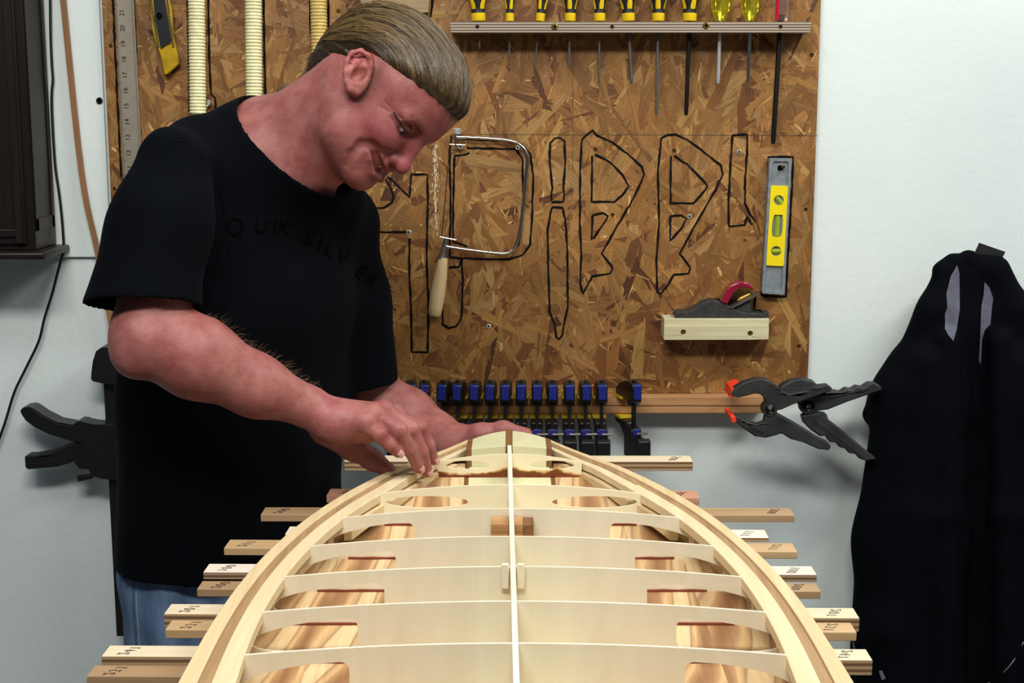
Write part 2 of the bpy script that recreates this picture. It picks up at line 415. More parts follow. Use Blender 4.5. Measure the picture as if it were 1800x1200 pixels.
jo([(768,290),(766,270),(770,240),(760,140),(762,70),(780,50),(800,48),(818,62),(820,160),(812,240),(818,270),(812,295),(768,296)],
   [(768,318),(752,400),(755,560),(760,720),(780,770),(785,815),(797,825),(808,810),(815,770),(830,700),(828,480),(820,360),(810,318),(768,316)],
   [(885,55),(905,35),(925,22),(940,38),(1000,65),(1060,110),(1115,160),(1125,190),(1090,270),(1020,390),(960,495),(985,525),(1003,550),(995,572),(925,582),(905,620),(887,652),(878,610),(882,500),(876,380),(878,150),(885,55)],
   [(935,112),(990,140),(1040,190),(1066,235),(1040,270),(1010,295),(922,295),(924,118)],
   [(925,348),(965,338),(985,350),(975,370),(930,435),(922,440),(925,348)],
   [(1190,50),(1215,38),(1245,36),(1290,55),(1350,100),(1420,155),(1428,190),(1400,250),(1330,370),(1262,495),(1285,525),(1303,550),(1295,572),(1240,575),(1215,620),(1190,648),(1175,645),(1172,520),(1182,380),(1178,180),(1190,50)],
   [(1240,118),(1290,150),(1345,205),(1370,235),(1345,270),(1315,300),(1226,300),(1228,120)],
   [(1225,350),(1270,348),(1288,360),(1270,395),(1225,445),(1225,350)],
   [(1465,38),(1522,35),(1522,100),(1515,200),(1513,300),(1535,345),(1553,372),(1540,382),(1520,350),(1512,385),(1452,390),(1450,300),(1458,150),(1465,38)],
   [(0,340),(40,318),(90,320),(120,318),(150,300),(158,275),(145,240),(128,210),(135,200),(150,210),(220,278),(225,190),(288,188),(290,300),(285,500),(292,700),(290,875),(228,875),(225,700),(218,560),(220,435)],
   [(60,412),(218,412)],
   [(420,52),(600,60),(650,72),(685,110),(697,200),(692,350),(685,460),(655,500),(600,518),(500,516),(375,510),(378,300),(374,100),(380,40)],
   [(440,88),(630,92),(655,130),(658,300),(650,400),(640,460),(600,492)],
   [(450,105),(440,112),(393,118),(390,200),(388,300),(386,450),(410,455),(440,468)],
   [(420,512),(425,600),(420,740),(400,775),(370,782),(348,768),(347,600)], [(372,548),(410,548),(418,518)])
outline([(198,-10),(202,90),(205,150),(213,310)]); outline([(235,-10),(242,160),(249,280)])
outline([(298,-10),(301,30),(306,65),(316,108),(312,116),(302,126),(292,133)])
outline([(366,-10),(368,100),(371,165),(378,172),(379,195)]); outline([(329,-10),(331,100),(332,196)], r=0.001)
outline([(463,-10),(465,100),(467,178)]); outline([(577,-10),(578,76)]); outline([(544,-10),(545,60)], r=0.001)
outline([(762,-10),(757,30)])
outline(px([(130,1140),(78,1148),(85,950),(120,560),(135,70),(330,68),(322,300),(285,900),(275,1160),(90,1156)], 4.44, 1320, 260))
outline(px([(180,625),(230,580),(430,510),(560,440),(700,345),(800,316),(950,322),(1020,240),(1080,130)], 9, 1160, 490))
outline(px([(1510,240),(1500,500),(1590,500),(1650,560)], 9, 1160, 490))
outline([(1007,60),(1007,300)], 'pencil_line', 0.0004, M['pencil']); outline([(820,236),(1100,236.5),(1438,238)], 'pencil_line', 0.0004, M['pencil'])
# chalk rubbing
mb = MB()
for i in range(150):
    y = random.uniform(258, 415); x = 766 - (y-258)*0.001 + random.gauss(0, 2.6)
    a = P(x, y, YL); d = Vector((random.uniform(-0.0012, 0.0012), 0, random.uniform(0.002, 0.007)))
    mb.tube([a, a+d], random.uniform(0.0003, 0.0007), 5, squash=((0,1,0), 0.3))
mb.build('chalk_mark', M['chalk'], board)
def screw(x, y, mat, r=0.0035, Y=YB, parent=board, name='screw', out=0.002):
    c = P(x, y, Y); mb = MB()
    mb.lathe(c + Vector((0, 0.0015, 0)), c - Vector((0, 1, 0)), [(0, r*0.6), (0.0015, r), (0.0015+out*0.5, r), (0.0015+out, r*0.75), (0.0015+out, r*0.42), (0.0012+out*0.3, r*0.3)], 16)
    o = mb.build(name, mat, parent, smooth=True)
    return o
for x, y, mt in ((1047,262,'brass'), (1075,378,'brass'), (1185,264,'brass'), (1077,377,'brass'), (1299,267,'zinc'), (1212,380,'zinc'), (719,408,'zinc'), (1427,96,'brass'), (1416,367,'brass'), (1404,607,'brass'), (1371,300,'brass'), (195,80,'brass'), (202,331,'brass'), (595,19,'brass'), (859,573,'zinc'), (1006,571,'brass')):
    if (x, y) != (1075,378) and (x, y) != (1006,571): screw(x, y, M[mt], 0.0036 if mt == 'brass' else 0.004)
for (x, y) in ((809.6,258), (910,259)): screw(x, y, M['zinc'], 0.0042, out=0.014, name='peg_screw')
screw(1372, 292, M['brass'], 0.003, out=0.030, name='peg_screw')
# nail hole in the wall panel
c = P(175, 177, YW-0.0072)
o = MB().lathe(c, c - Vector((0,1,0)), [(0, 0.0045), (0.0012, 0.0055), (0.0012, 0.003), (0.0003, 0.002)], 16).build('wall_plug', M['blackhole'], smooth=True); tag(o, 'small dark screw hole in the white wall left of the strand board', 'wall plug')

# ------------------------------------------------------------------ dark cabinet on the wall, cable, lath
def cabinet():
    xr = P(101, 400, YW).x; yf = 2.248; zb = P(60, 441, 2.24).z
    root = thing('wall_cabinet', 'very dark wooden cabinet with a moulded bottom ledge, cut off by the left edge', 'cabinet', (xr-0.25, YW-0.06, zb-0.015))
    MB().box((xr-0.5, yf, zb), (xr, YW-0.008, 2.35)).build('cabinet_body', M['cabinet'], root, bevel=0.002)
    MB().box((xr-0.54, yf-0.03, zb-0.012), (xr+0.022, YW-0.008, zb)).build('ledge', M['cabinet'], root, bevel=0.004, seg=3)
    # raised frame on the side and on the door
    mb = MB()
    for (a, b, c_, d) in ((yf+0.004, yf+0.016, zb+0.03, 2.3), (YW-0.03, YW-0.018, zb+0.03, 2.3)): mb.box((xr, a, c_), (xr+0.002, b, d))
    mb.box((xr, yf+0.004, zb+0.03), (xr+0.002, YW-0.018, zb+0.05))
    mb.build('side_moulding', M['cabinet'], root, bevel=0.0008)
    d = MB(); x0, x1 = xr-0.47, xr-0.012
    d.box((x0, yf-0.006, zb+0.01), (x1, yf, 2.3)); dd = d.build('cabinet_door', M['cabinet'], root, bevel=0.002)
    m2 = MB(); m2.box((x1-0.016, yf-0.010, zb+0.012), (x1-0.004, yf-0.006, 2.3)); m2.box((x0, yf-0.010, zb+0.022), (x1-0.016, yf-0.006, zb+0.034))
    m2.build('door_moulding', M['cabinet'], dd, bevel=0.001)
cabinet()
pts = [P(x, y, YW-0.014) for x, y in ((88,-20),(89,60),(91,110),(93,140),(91,165),(92,210),(97,290),(104,340),(109,385),(112,430),(111,444),(106,462),(100,484),(92,515),(78,560),(68,600),(45,648),(25,690),(8,745),(-12,800))]
tag(MB().tube(smooth_path(pts, 5), 0.0023, 8).build('power_cable', M['cable'], smooth=True), 'thin black cable hanging down the wall beside and below the dark cabinet', 'cable')
lp = [P(x, y, Y) for x, y, Y in ((107,-40,YW-0.017),(143,300,YW-0.016),(171,440,YB-0.007),(196,570,YB-0.007),(222,720,YB-0.007))]
mb = MB(); n = len(lp)
mbp = smooth_path(lp, 6)
vs = []; fs = []
for i, p in enumerate(mbp):
    for (a, b) in ((-0.0042,-0.003),(0.0042,-0.003),(0.0042,0.003),(-0.0042,0.003)): vs.append(p + Vector((a, b, 0)))
for i in range(len(mbp)-1):
    for k in range(4): a = i*4+k; b = i*4+(k+1) % 4; fs.append((a, b, b+4, a+4))
fs += [(0,1,2,3), tuple(len(vs)-4+k for k in (3,2,1,0))]
tag(mb.add(vs, fs).build('wooden_lath', M['lath']), 'long thin bent wooden lath leaning on the wall behind the man', 'lath')

# ------------------------------------------------------------------ steel rule
def steel_rule():
    a = (204, -40); b = (217, 330)
    tl, tr = (202, -20), (234, -20); bl, br = (219, 345), (253, 345)
    Yf = YB-0.005
    root = thing('steel_rule', 'long grey steel rule with numbers hanging at the left of the strand board', 'ruler', P(236, 345, Yf))
    mb = MB(); wallprism(mb, [tl, tr, br, bl], Yf, Yf+0.0015); mb.build('blade', M['rule'], root)
    mk = M['marker']; ang = math.atan2(17, 365)
    # numbers read sideways, climbing the rule
    k = 0; tick = MB()
    for num in range(10, 23):
        yy = 269 - (num-12)*27.4; xx = 219.5 + (yy+20)*0.0466*0.98 + 0.5
        xx = 213.2 + yy*0.0484
        c = P(xx, yy, Yf-0.0003)
        R = Matrix.Translation(c) @ Matrix.Rotation(math.radians(90), 4, 'X') @ Matrix.Rotation(math.radians(90) + ang*0, 4, 'Z')
        textmesh('number', str(num), 0.0105, R, mk, root)
        for j in range(16):
            y2 = yy + 13 - j*27.4/16; L = 5 if j % 16 == 0 else (3.6 if j % 8 == 0 else (2.6 if j % 2 == 0 else 1.6))
            for side, xb in ((1, 203.2 + y2*0.0484), (-1, 232.6 + y2*0.0545)):
                p0 = P(xb, y2, Yf-0.0002); p1 = P(xb + side*L, y2, Yf-0.0002)
                tick.add([p0 + Vector((0,0,-0.0002)), p1 + Vector((0,0,-0.0002)), p1 + Vector((0,0,0.0002)), p0 + Vector((0,0,0.0002))], [(0,1,2,3)])
    tick.build('tick_marks', mk, root)
steel_rule()
# ------------------------------------------------------------------ utility knife
def knife():
    s, ox, oy = 4.09, 180, 0
    root = thing('utility_knife', 'yellow and black snap-off utility knife hanging nose down on the strand board', 'knife', P(300, 130, YB-0.01))
    ob = px([(335,-60),(345,100),(352,200),(385,320),(415,400),(440,530),(460,540),(550,460),(540,390),(505,250),(495,60),(465,-60)], s, ox, oy)
    wallprism(MB(), ob, YB-0.018, YB-0.004).build('knife_body', M['knifeyellow'], root, bevel=0.002)
    gr = px([(362,-60),(375,130),(420,355),(498,298),(475,150),(440,-60)], s, ox, oy)
    wallprism(MB(), gr, YB-0.0195, YB-0.017).build('grip', M['black'], root, bevel=0.0005)
    mb = MB()
    for i in range(26):     # ribs of the grip and the toothed edge
        t = i/26; y = -40 + t*(345+40)
        xl = 366 + max(0, (y-20))*0.15 ; xr = 445 + y*0.17
        a = P(ox + (xl+4)/s, oy + y/s, YB-0.0197); b = P(ox + (xr-6)/s, oy + (y-18)/s, YB-0.0197)
        mb.tube([a, b], 0.0005, 6)
    mb.build('grip_ribs', M['clampblack'], root)
    for side in (0, 1):
        mb = MB()
        for i in range(28):
            y = -40 + i*14.5
            if y > 345: break
            x = (346 + max(0, y)*0.165) if side == 0 else (466 + max(y,0)*0.13)
            a = P(ox + x/s, oy + y/s, YB-0.0186); mb.obox(a, (0.0017,0,0.0006), (0,0.0005,0), (-0.0002,0,0.0007))
        mb.build('toothed_edge', M['black'], root)
    c = P(ox+410/s, oy+115/s, YB-0.0195)
    MB().lathe(c, c-Vector((0,1,0)), [(0,0.006),(0.001,0.006),(0.001,0.004),(0.0004,0.004),(0.0004,0.002),(0.0012,0.0015)], 20).build('screw', M['darksteel'], root, smooth=True)
    wallprism(MB(), px([(330,150),(352,150),(362,215),(342,210)], s, ox, oy), YB-0.016, YB-0.006).build('slider', M['dullsteel'], root, bevel=0.0006)
knife()
# ------------------------------------------------------------------ cane wrapped saw handles
def cane(name, label, x0, y0, x1, y1, wpx, mat, hook):
    Yc = YB-0.018
    a = P(x0, y0, Yc); b = P(x1, y1, Yc); r = wpx/2/1065
    root = thing(name, label, 'tool handle', b, 'cane-wrapped tool handles hanging on the strand board')
    L = (b-a).length
    MB().lathe(a, b, [(0, r*0.9), (L, r*0.88)], 20).build('core', M['core'], root, smooth=True)
    prof = []; pitch = 0.0053; n = int(L/pitch)
    for i in range(n):
        for k in range(5):
            ang = math.pi*k/4; prof.append((i*pitch + pitch*k/5*0.96, r*(0.9 + 0.1*math.sin(ang)) * (1+random.uniform(-0.006, 0.006))))
    MB().lathe(a, b, prof, 22).build('cane_wrapping', mat, root, smooth=True)
    d = (b-a).normalized()
    MB().lathe(b, b+d, [(-0.001, r*0.93), (0.004, r*0.95), (0.010, r*0.85), (0.012, r*0.3)], 20).build('end_cap', M['dullsteel'], root, smooth=True)
    if hook:
        h = P(367, 182, YB-0.01)
        MB().tube([h+Vector((-0.012,0,-0.006)), h+Vector((-0.004,0,-0.006)), h, h+Vector((0,0,0.006))], [0.0015,0.0015,0.003,0.003], 10).build('hook', M['zinc'], root, smooth=True)
cane('cane_handle', 'leftmost cream cane-wrapped handle on the board, with a white hook', 345, -30, 348, 205, 30, M['cane'], True)
cane('cane_handle', 'cream cane-wrapped handle on the board, ending behind the collar of the man', 445, -30, 447, 184, 30, M['cane'], False)
cane('cane_handle', 'yellow-brown cane-wrapped handle, darkest of three, ending behind the hair of the man', 559, -30, 562, 112, 29, M['canedark'], False)
# block above the head
o = wallprism(MB(), [(628,-30),(757,-30),(753,22),(636,22)], YB-0.02, YB-0.001).build('wooden_block', M['block'], bevel=0.001); tag(o, 'pale wooden block on the strand board just above the head of the man', 'block')

# ------------------------------------------------------------------ screwdriver rack
def rack():
    Yf = 2.292
    root = thing('screwdriver_rack', 'narrow plywood strip rack holding a row of screwdrivers at the top of the board', 'rack', P(1109, 57, Yf))
    holes = []
    wallprism(MB(), [(791,38),(1427,38.5),(1424,57),(792,57)], Yf, YB-0.0008).build('rack_strip', M['rackply'], root, bevel=0.0004)
    for x, y in ((839,47),(1076,47),(1372,47)):
        c = P(x, y, Yf-0.0003); MB().lathe(c, c-Vector((0,1,0)), [(0,0.0032),(0.0002,0.003)], 14).build('drilled_hole', M['blackhole'], root)
    for x, y in ((975,47),(1241,45)): screw(x, y, M['brass'], 0.0052, Yf, root)
rack()
GS = 'screwdrivers standing in the plywood rack'
def driver(x, xt, yt, wpx, kind, label, shaft_r, face=0, top=-70, mat='dullsteel'):
    Yc = 2.318; a = P(x, 37, Yc); tip = P(xt, yt, Yc); ax = (a-tip).normalized(); r = wpx/2/1075
    root = thing('screwdriver', label, 'screwdriver', tip, GS)
    L = (a-tip).length
    tipf = 'flat'
    mb = MB().lathe(tip, a, [(0, shaft_r*0.55), (0.003, shaft_r*0.9), (0.008, shaft_r), (L+0.01, shaft_r)], 12); mb.build('shaft', M[mat], root, smooth=True)
    top_p = a + ax*0.095
    if kind == 'yb':
        MB().lathe(a, top_p, [(0, r*0.93), (0.001, r), (0.012, r*1.0), (0.0125, r*0.9)], 24).build('ferrule_cap', M['yellow'], root, smooth=True, angle=50)
        prof = [(0.0125, r*0.95), (0.017, r*0.9), (0.022, r*0.95), (0.033, r*1.25), (0.05, r*1.35), (0.075, r*1.3), (0.088, r*1.1), (0.093, r*0.6)]
        MB().lathe(a, top_p, prof, 24).build('handle', M['black'], root, smooth=True)
        # yellow grip facets round the handle
        for k in range(4):
            an = face + k*math.pi/2 + 0.2
            u = ax.cross(Vector((0,1,0))).normalized(); w = ax.cross(u)
            dirv = u*math.cos(an) + w*math.sin(an); sd = ax.cross(dirv).normalized()
            mb = MB(); vs = []
            ts = [0.0185, 0.0205, 0.026, 0.035, 0.05, 0.07, 0.08]
            rr = [r*0.93, r*0.97, r*1.08, r*1.28, r*1.36, r*1.34, r*1.26]
            for t, q in zip(ts, rr):
                for g in (-1, -0.4, 0.4, 1):
                    an2 = g*0.42; vs.append(a + ax*t + (dirv*math.cos(an2) + sd*math.sin(an2))*(q*1.05 if abs(g) < 1 else q*0.97))
            fs = [(i*4+j, i*4+j+1, i*4+j+5, i*4+j+4) for i in range(len(ts)-1) for j in range(3)]
            fs += [(0,1,2,3)]
            mb.add(vs, fs).build('yellow_grip', M['yellow'], root, smooth=True, angle=60)
    elif kind == 'clear':
        m, nt, b = newmat('clear_yellow_acetate'); b.inputs['Base Color'].default_value = rgb(236, 226, 60); b.inputs['Roughness'].default_value = 0.08
        b.inputs['Transmission Weight'].default_value = 0.9; b.inputs['IOR'].default_value = 1.45
        mb = MB(); prof = [(0, r*0.55), (0.005, r*0.62), (0.008, r*0.75), (0.02, r*0.95), (0.04, r*1.0), (0.08, r*1.0), (0.09, r*0.7)]
        vs = []; n = 24
        u = ax.cross(Vector((0,1,0))).normalized(); w = ax.cross(u)
        for t, q in prof:
            for k in range(n):
                an = 2*math.pi*k/n; q2 = q*(1 - 0.12*(k % 4 == 0)); vs.append(a + ax*t + (u*math.cos(an)+w*math.sin(an))*q2)
        fs = [(i*n+k, i*n+(k+1) % n, (i+1)*n+(k+1) % n, (i+1)*n+k) for i in range(len(prof)-1) for k in range(n)]
        fs += [tuple(range(n)), tuple((len(prof)-1)*n+k for k in range(n))]
        mb.add(vs, fs).build('handle', m, root, smooth=True, angle=25)
        MB().lathe(a, a+ax, [(0.0, r*0.3), (0.05, r*0.26)], 12).build('tang', M['steel'], root, smooth=True)
    else:
        m, nt, b = newmat('clear_acetate'); b.inputs['Base Color'].default_value = rgb(225, 205, 190); b.inputs['Roughness'].default_value = 0.08
        b.inputs['Transmission Weight'].default_value = 0.92
        MB().lathe(a, a+ax, [(0, r*0.9), (0.01, r), (0.09, r)], 16).build('handle', m, root, smooth=True)
        rd = plain('red_acetate', (190, 20, 50), 0.2, coat=0.5)
        u = Vector((-1, 0, 0))
        MB().tube([a + u*r*0.62 - Vector((0, r*0.75, 0)) + ax*0.001, a + u*r*0.62 - Vector((0, r*0.75, 0)) + ax*0.09], 0.0028, 10).build('red_stripe', rd, root, smooth=True)
driver(841, 843, 86, 25, 'yb', 'stubby wide yellow and black screwdriver at the left end of the rack', 0.0022, 0.6)
driver(896, 895, 107, 14.5, 'yb', 'thin yellow and black screwdriver with the second shortest shaft of the rack', 0.0016, 0.15)
driver(949, 939, 121, 15.5, 'yb', 'thin yellow and black screwdriver in the rack whose thin shaft leans to the left', 0.0014, 0.9)
driver(1002, 1000, 119, 19, 'yb', 'yellow and black screwdriver just right of the first brass screw of the rack', 0.0021, 1.2)
driver(1054, 1053, 148, 19.5, 'yb', 'yellow and black screwdriver just left of the hole in the middle of the rack', 0.0019, 0.1)
driver(1105, 1110, 148, 22, 'yb', 'yellow and black screwdriver whose shaft leans to the right in the rack', 0.0029, 0.05)
driver(1157, 1154, 202, 21.5, 'yb', 'yellow and black screwdriver with a long thin straight grey shaft in the rack', 0.0026, 1.2)
driver(1212, 1206, 203, 24, 'yb', 'largest yellow and black screwdriver with a long dark tapering shaft', 0.0034, 0.2, mat='darksteel')
driver(1266, 1262, 147, 34, 'clear', 'clear yellow screwdriver with a worn pale shaft in the rack', 0.0030, mat='zinc')
driver(1318, 1315, 148, 32, 'clear', 'clear yellow screwdriver with a shiny chrome shaft in the rack', 0.0030, mat='steel')
driver(1372, 1359, 253, 26, 'red', 'clear and red screwdriver with a very long thick black shaft, last in the rack', 0.0042, mat='darksteel')

# ------------------------------------------------------------------ coping saw
def coping_saw():
    s, ox, oy = 3.159, 740, 210; Yc = YB-0.012
    q = lambda x, y, Y=Yc: P(ox + x/s, oy + y/s, Y)
    root = thing('coping_saw', 'coping saw with chrome bow frame and pale wooden handle hung on two screws', 'saw', q(75, 1090))
    fr = smooth_path([q(*p) for p in ((190,96),(300,101),(400,107),(490,117),(545,138),(582,180),(590,230),(582,330),(570,450),(555,580),(540,660),(520,710),(490,738),(450,744),(380,738),(250,722),(125,702))], 6)
    MB().tube(fr, 0.0028, 12).build('frame', M['steel'], root, smooth=True)
    MB().tube([q(160,150), q(115,652)], 0.0007, 6, squash=((0,1,0), 2.5)).build('blade', M['darksteel'], root)
    MB().lathe(q(200,82), q(200,48), [(0,0.0055),(0.001,0.0068),(0.008,0.0068),(0.010,0.005)], 18).build('thumb_nut', M['zinc'], root, smooth=True)
    mb = MB(); mb.tube([q(192,84,Yc-0.003), q(192,150,Yc-0.003)], 0.0016, 8); mb.tube([q(160,138,Yc-0.003), q(246,142,Yc-0.003)], 0.0011, 8); mb.build('upper_pin', M['steel'], root, smooth=True)
    mb = MB(); mb.tube([q(142,648), q(128,706)], 0.0042, 12); mb.tube([q(106,652,Yc-0.004), q(195,668,Yc-0.004)], 0.0011, 8); mb.build('lower_pin', M['steel'], root, smooth=True)
    MB().lathe(q(128,704), q(75,1090), [(0,0.0045),(0.012,0.005),(0.021,0.0072)], 18).build('ferrule', M['dullsteel'], root, smooth=True)
    a = q(124,766); b = q(75,1090); L = (b-a).length
    MB().lathe(a, b, [(0,0.0068),(0.004,0.008),(L*0.3,0.0108),(L*0.6,0.0128),(L*0.85,0.0118),(L*0.97,0.0108),(L,0.009)], 24).build('handle', M['beech'], root, smooth=True)
coping_saw()

# ------------------------------------------------------------------ spirit level
def level():
    root = thing('spirit_level', 'short grey metal spirit level with yellow insert hanging on the board', 'level', P(1359, 518, YB-0.01))
    def fr(u, v):      # u across 0..1, v down 0..1
        tl, tr, bl, br = (1353.5,278), (1392,279), (1339,516), (1379,518)
        x = (tl[0]*(1-u)+tr[0]*u)*(1-v) + (bl[0]*(1-u)+br[0]*u)*v; y = (tl[1]*(1-u)+tr[1]*u)*(1-v) + (bl[1]*(1-u)+br[1]*u)*v
        return (x, y)
    def rr(u0, v0, u1, v1, r, n=5):
        ar = 5.9; pts = []
        for (cx, cy, a0) in ((u1-r, v0+r/ar, -90), (u1-r, v1-r/ar, 0), (u0+r, v1-r/ar, 90), (u0+r, v0+r/ar, 180)):
            for k in range(n):
                a = math.radians(a0 + 90*k/(n-1)); pts.append(fr(cx + r*math.cos(a), cy + r/ar*math.sin(a)))
        return pts
    Yf = YB-0.022
    hole = px(circle(230, 158, 25, 18), 4.44, 1320, 260)
    wallprism(MB(), rr(0,0,1,1,0.1), Yf, YB-0.003, [rr(0.13,0.022,0.87,0.978,0.12)]).build('rim', M['alu'], root, bevel=0.0008)
    wallprism(MB(), rr(0.1,0.015,0.9,0.985,0.1), Yf+0.003, YB-0.004, [hole]).build('web', M['alu'], root)
    v0, v1 = (326-278)/239, (467-278)/239
    c1 = px(circle(218,408,39,24), 4.44, 1320, 260); c2 = px(circle(197,805,39,24), 4.44, 1320, 260)
    sl = px([(182,522),(247,522),(250,560),(247,640),(236,692),(168,692),(163,650),(168,580)], 4.44, 1320, 260)
    wallprism(MB(), rr(0.12,v0,0.9,v1,0.05), Yf-0.001, Yf+0.006, [c1, c2, sl]).build('insert', M['levelyellow'], root, bevel=0.0007)
    wallprism(MB(), rr(0.15,v0+.01,0.85,v1-.01,0.05), Yf+0.0058, Yf+0.0065).build('insert_back', M['blackhole'], root)
    for (cx, cy, dx, dy, w) in ((218,408,22,26,0.0038), (205,607,-4,78,0.0042), (197,805,34,-2,0.0038)):
        a = P(1320+(cx-dx)/4.44, 260+(cy-dy)/4.44, Yf+0.002); b = P(1320+(cx+dx)/4.44, 260+(cy+dy)/4.44, Yf+0.002)
        MB().tube([a, b], w, 14).build('vial', M['vial'], root, smooth=True)
level()
# ------------------------------------------------------------------ ledge and block plane
def ledge_and_plane():
    s, ox, oy = 9, 1160, 490; Yf = 2.298
    q = lambda pts: px(pts, s, ox, oy)
    root = thing('plane_ledge', 'small pale wooden ledge screwed to the board, holding the block plane', 'ledge', P(1258, 597, Yf))
    wallprism(MB(), q([(65,735),(1725,735),(1722,960),(1400,966),(60,968),(60,900)]), Yf, YB-0.0008, [q(circle(370,845,42)), q(circle(1430,865,42))]).build('ledge_front', M['ash'], root, bevel=0.0006)
    wallprism(MB(), q([(65,628),(1730,630),(1728,735),(65,735)]), Yf+0.003, YB-0.0008).build('ledge_top', M['ash'], root, bevel=0.001)
    for x, y in ((370,845),(1430,865)):
        c = P(ox+x/s, oy+y/s, Yf+0.006); MB().lathe(c, c-Vector((0,1,0)), [(0,0.0044),(0.0015,0.0044),(0.0015,0.0015)], 14).build('screw', M['brass'], root, smooth=True)
    root = thing('block_plane', 'small black cast-iron block plane with burgundy lever cap standing on the ledge', 'plane', P(1270, 559, Yf+0.02))
    side = q([(245,630),(245,540),(300,522),(430,525),(560,470),(690,380),(800,345),(900,352),(985,375),(1060,410),(1180,480),(1300,530),(1500,545),(1640,560),(1660,600),(1700,610),(1710,630)])
    wallprism(MB(), side, Yf+0.008, YB-0.004).build('plane_body', M['iron'], root, bevel=0.0015)
    wallprism(MB(), q([(1600,630),(1640,530),(1720,515),(1725,600),(1700,630)]), Yf+0.014, YB-0.012).build('rear_horn', M['iron'], root, bevel=0.001)
    cap = [(975,370),(1010,270),(1060,175),(1130,100),(1210,60),(1300,45),(1390,65),(1460,115),(1500,180),(1470,180),(1410,145),(1330,135),(1250,150),(1190,195),(1150,250),(1110,320),(1070,400)]
    wallprism(MB(), q(cap), Yf+0.005, YB-0.012).build('lever_cap', M['burgundy'], root, bevel=0.0025, seg=3)
    a = P(ox+1230/s, oy+345/s, Yf+0.02); b = P(ox+1440/s, oy+240/s, Yf+0.02)
    mb = MB(); d = (b-a).normalized(); L = (b-a).length; mb.lathe(a, b, [(0,0.003),(0.003,0.003),(0.003,0.0062)] + [(0.003+i*(L-0.004)/8, 0.0062 - 0.0007*(i % 2)) for i in range(1, 9)], 18)
    mb.build('adjusting_wheel', M['brass'], root, smooth=True)
    wallprism(MB(), q([(1120,455),(1535,243),(1555,262),(1140,470)]), Yf+0.006, YB-0.01).build('cutter', M['dullsteel'], root)
    wallprism(MB(), q([(1180,470),(1250,420),(1420,340),(1450,520),(1300,530)]), Yf+0.012, YB-0.014).build('frog', M['iron'], root)
ledge_and_plane()

# ------------------------------------------------------------------ clamp rail and the clamps on it
YR = 2.318
mb = MB(); wallprism(mb, [(560,698),(1345,697),(1345,726),(560,727)], YR, YW-0.0005)
# shallow groove line along the front
rail = mb.build('clamp_rail', M['railwood'], bevel=0.0008); tag(rail, 'long brown wooden batten under the strand board holding the clamps', 'rail')
zt = P(1000, 697.5, YR).z; zbm = P(1000, 727, YR).z
MB().box((P(700,710,YR).x, YR-0.0008, (zt+zbm)/2-0.0005), (P(1340,710,YR).x, YR+0.001, (zt+zbm)/2+0.0008)).build('groove_line', plain('groove', (120, 78, 48)), rail)
GB = 'blue and black bar clamps in a row on the batten'
def bar_clamp(x, rot, label, scale=1.0, dz=0):
    c = Vector((P(x, 700, YR-0.05).x, YR, zt+dz))
    root = thing('bar_clamp', label, 'clamp', c, GB)
    W = Vector(c)
    def pr(name, poly, hw, mat, bevel=0.0015, dx=0, par=None):   # poly in (y toward camera positive = -Y, z)
        m = MB().prism(poly, [], lambda a, b: (dx-hw, -a, b), lambda a, b: (dx+hw, -a, b))
        m.v = [tuple(Vector(v) + W) for v in m.v]
        return m.build(name, mat, par or root, bevel=bevel)
    H = zt - zbm
    pr('head', [(-0.012,0.0045),(-0.012,0.014),(0.004,0.026),(0.03,0.034),(0.058,0.034),(0.062,0.030),(0.062,0.004),(0.05,-0.004),(0.04,-0.004),(0.036,0.0045)], 0.0085, M['clampblack'])
    pr('blue_cap', [(0.056,0.006),(0.056,0.033),(0.0645,0.032),(0.0645,0.008)], 0.0062, M['navy'], 0.0012)
    pr('bar', [(0.045,-0.078),(0.045,0.0385),(0.054,0.0385),(0.054,-0.078)], 0.0026, M['clampblack'], 0.0004)
    pr('upper_pad', [(-0.012,0.0002),(-0.012,0.0045),(0.018,0.0045),(0.018,0.0002)], 0.0115, M['padyellow'], 0.0008)
    pr('lower_pad', [(-0.010,-H-0.0045),(-0.010,-H-0.0002),(0.018,-H-0.0002),(0.018,-H-0.0045)], 0.0115, M['padyellow'], 0.0008)
    pr('lower_jaw', [(-0.012,-H-0.005),(-0.012,-H-0.012),(0.01,-H-0.016),(0.03,-H-0.030),(0.03,-H-0.062),(0.045,-H-0.064),(0.062,-H-0.030),(0.062,-H-0.014),(0.04,-H-0.010),(0.036,-H-0.005)], 0.0095, M['clampblack'], 0.002)
    pr('blue_badge', [(0.0615,-H-0.024),(0.0615,-H-0.012),(0.0635,-H-0.013),(0.0635,-H-0.023)], 0.006, M['navy'], 0.0006)
    pr('handle', [(0.05,-H-0.028),(0.075,-H-0.026),(0.092,-H-0.022),(0.098,-H-0.026),(0.098,-H-0.058),(0.092,-H-0.063),(0.078,-H-0.063),(0.05,-H-0.060)], 0.0105, M['clampblack'], 0.003)
    pr('winding_ring', [(0.076,-H-0.069),(0.076,-H-0.063),(0.098,-H-0.063),(0.098,-H-0.069)], 0.0095, M['navy'], 0.002)
    m = MB().tube([W+Vector((0.000,-0.064,-H-0.0205)), W+Vector((0.018,-0.066,-H-0.0195))], 0.0022, 8); m.build('release_lever', M['dullsteel'], root, smooth=True)
    root.rotation_euler = (0, 0, rot)
    return root
xs = [693,720,746,786,811,837,864,891,917,944,970,1001,1028,1056,1099]
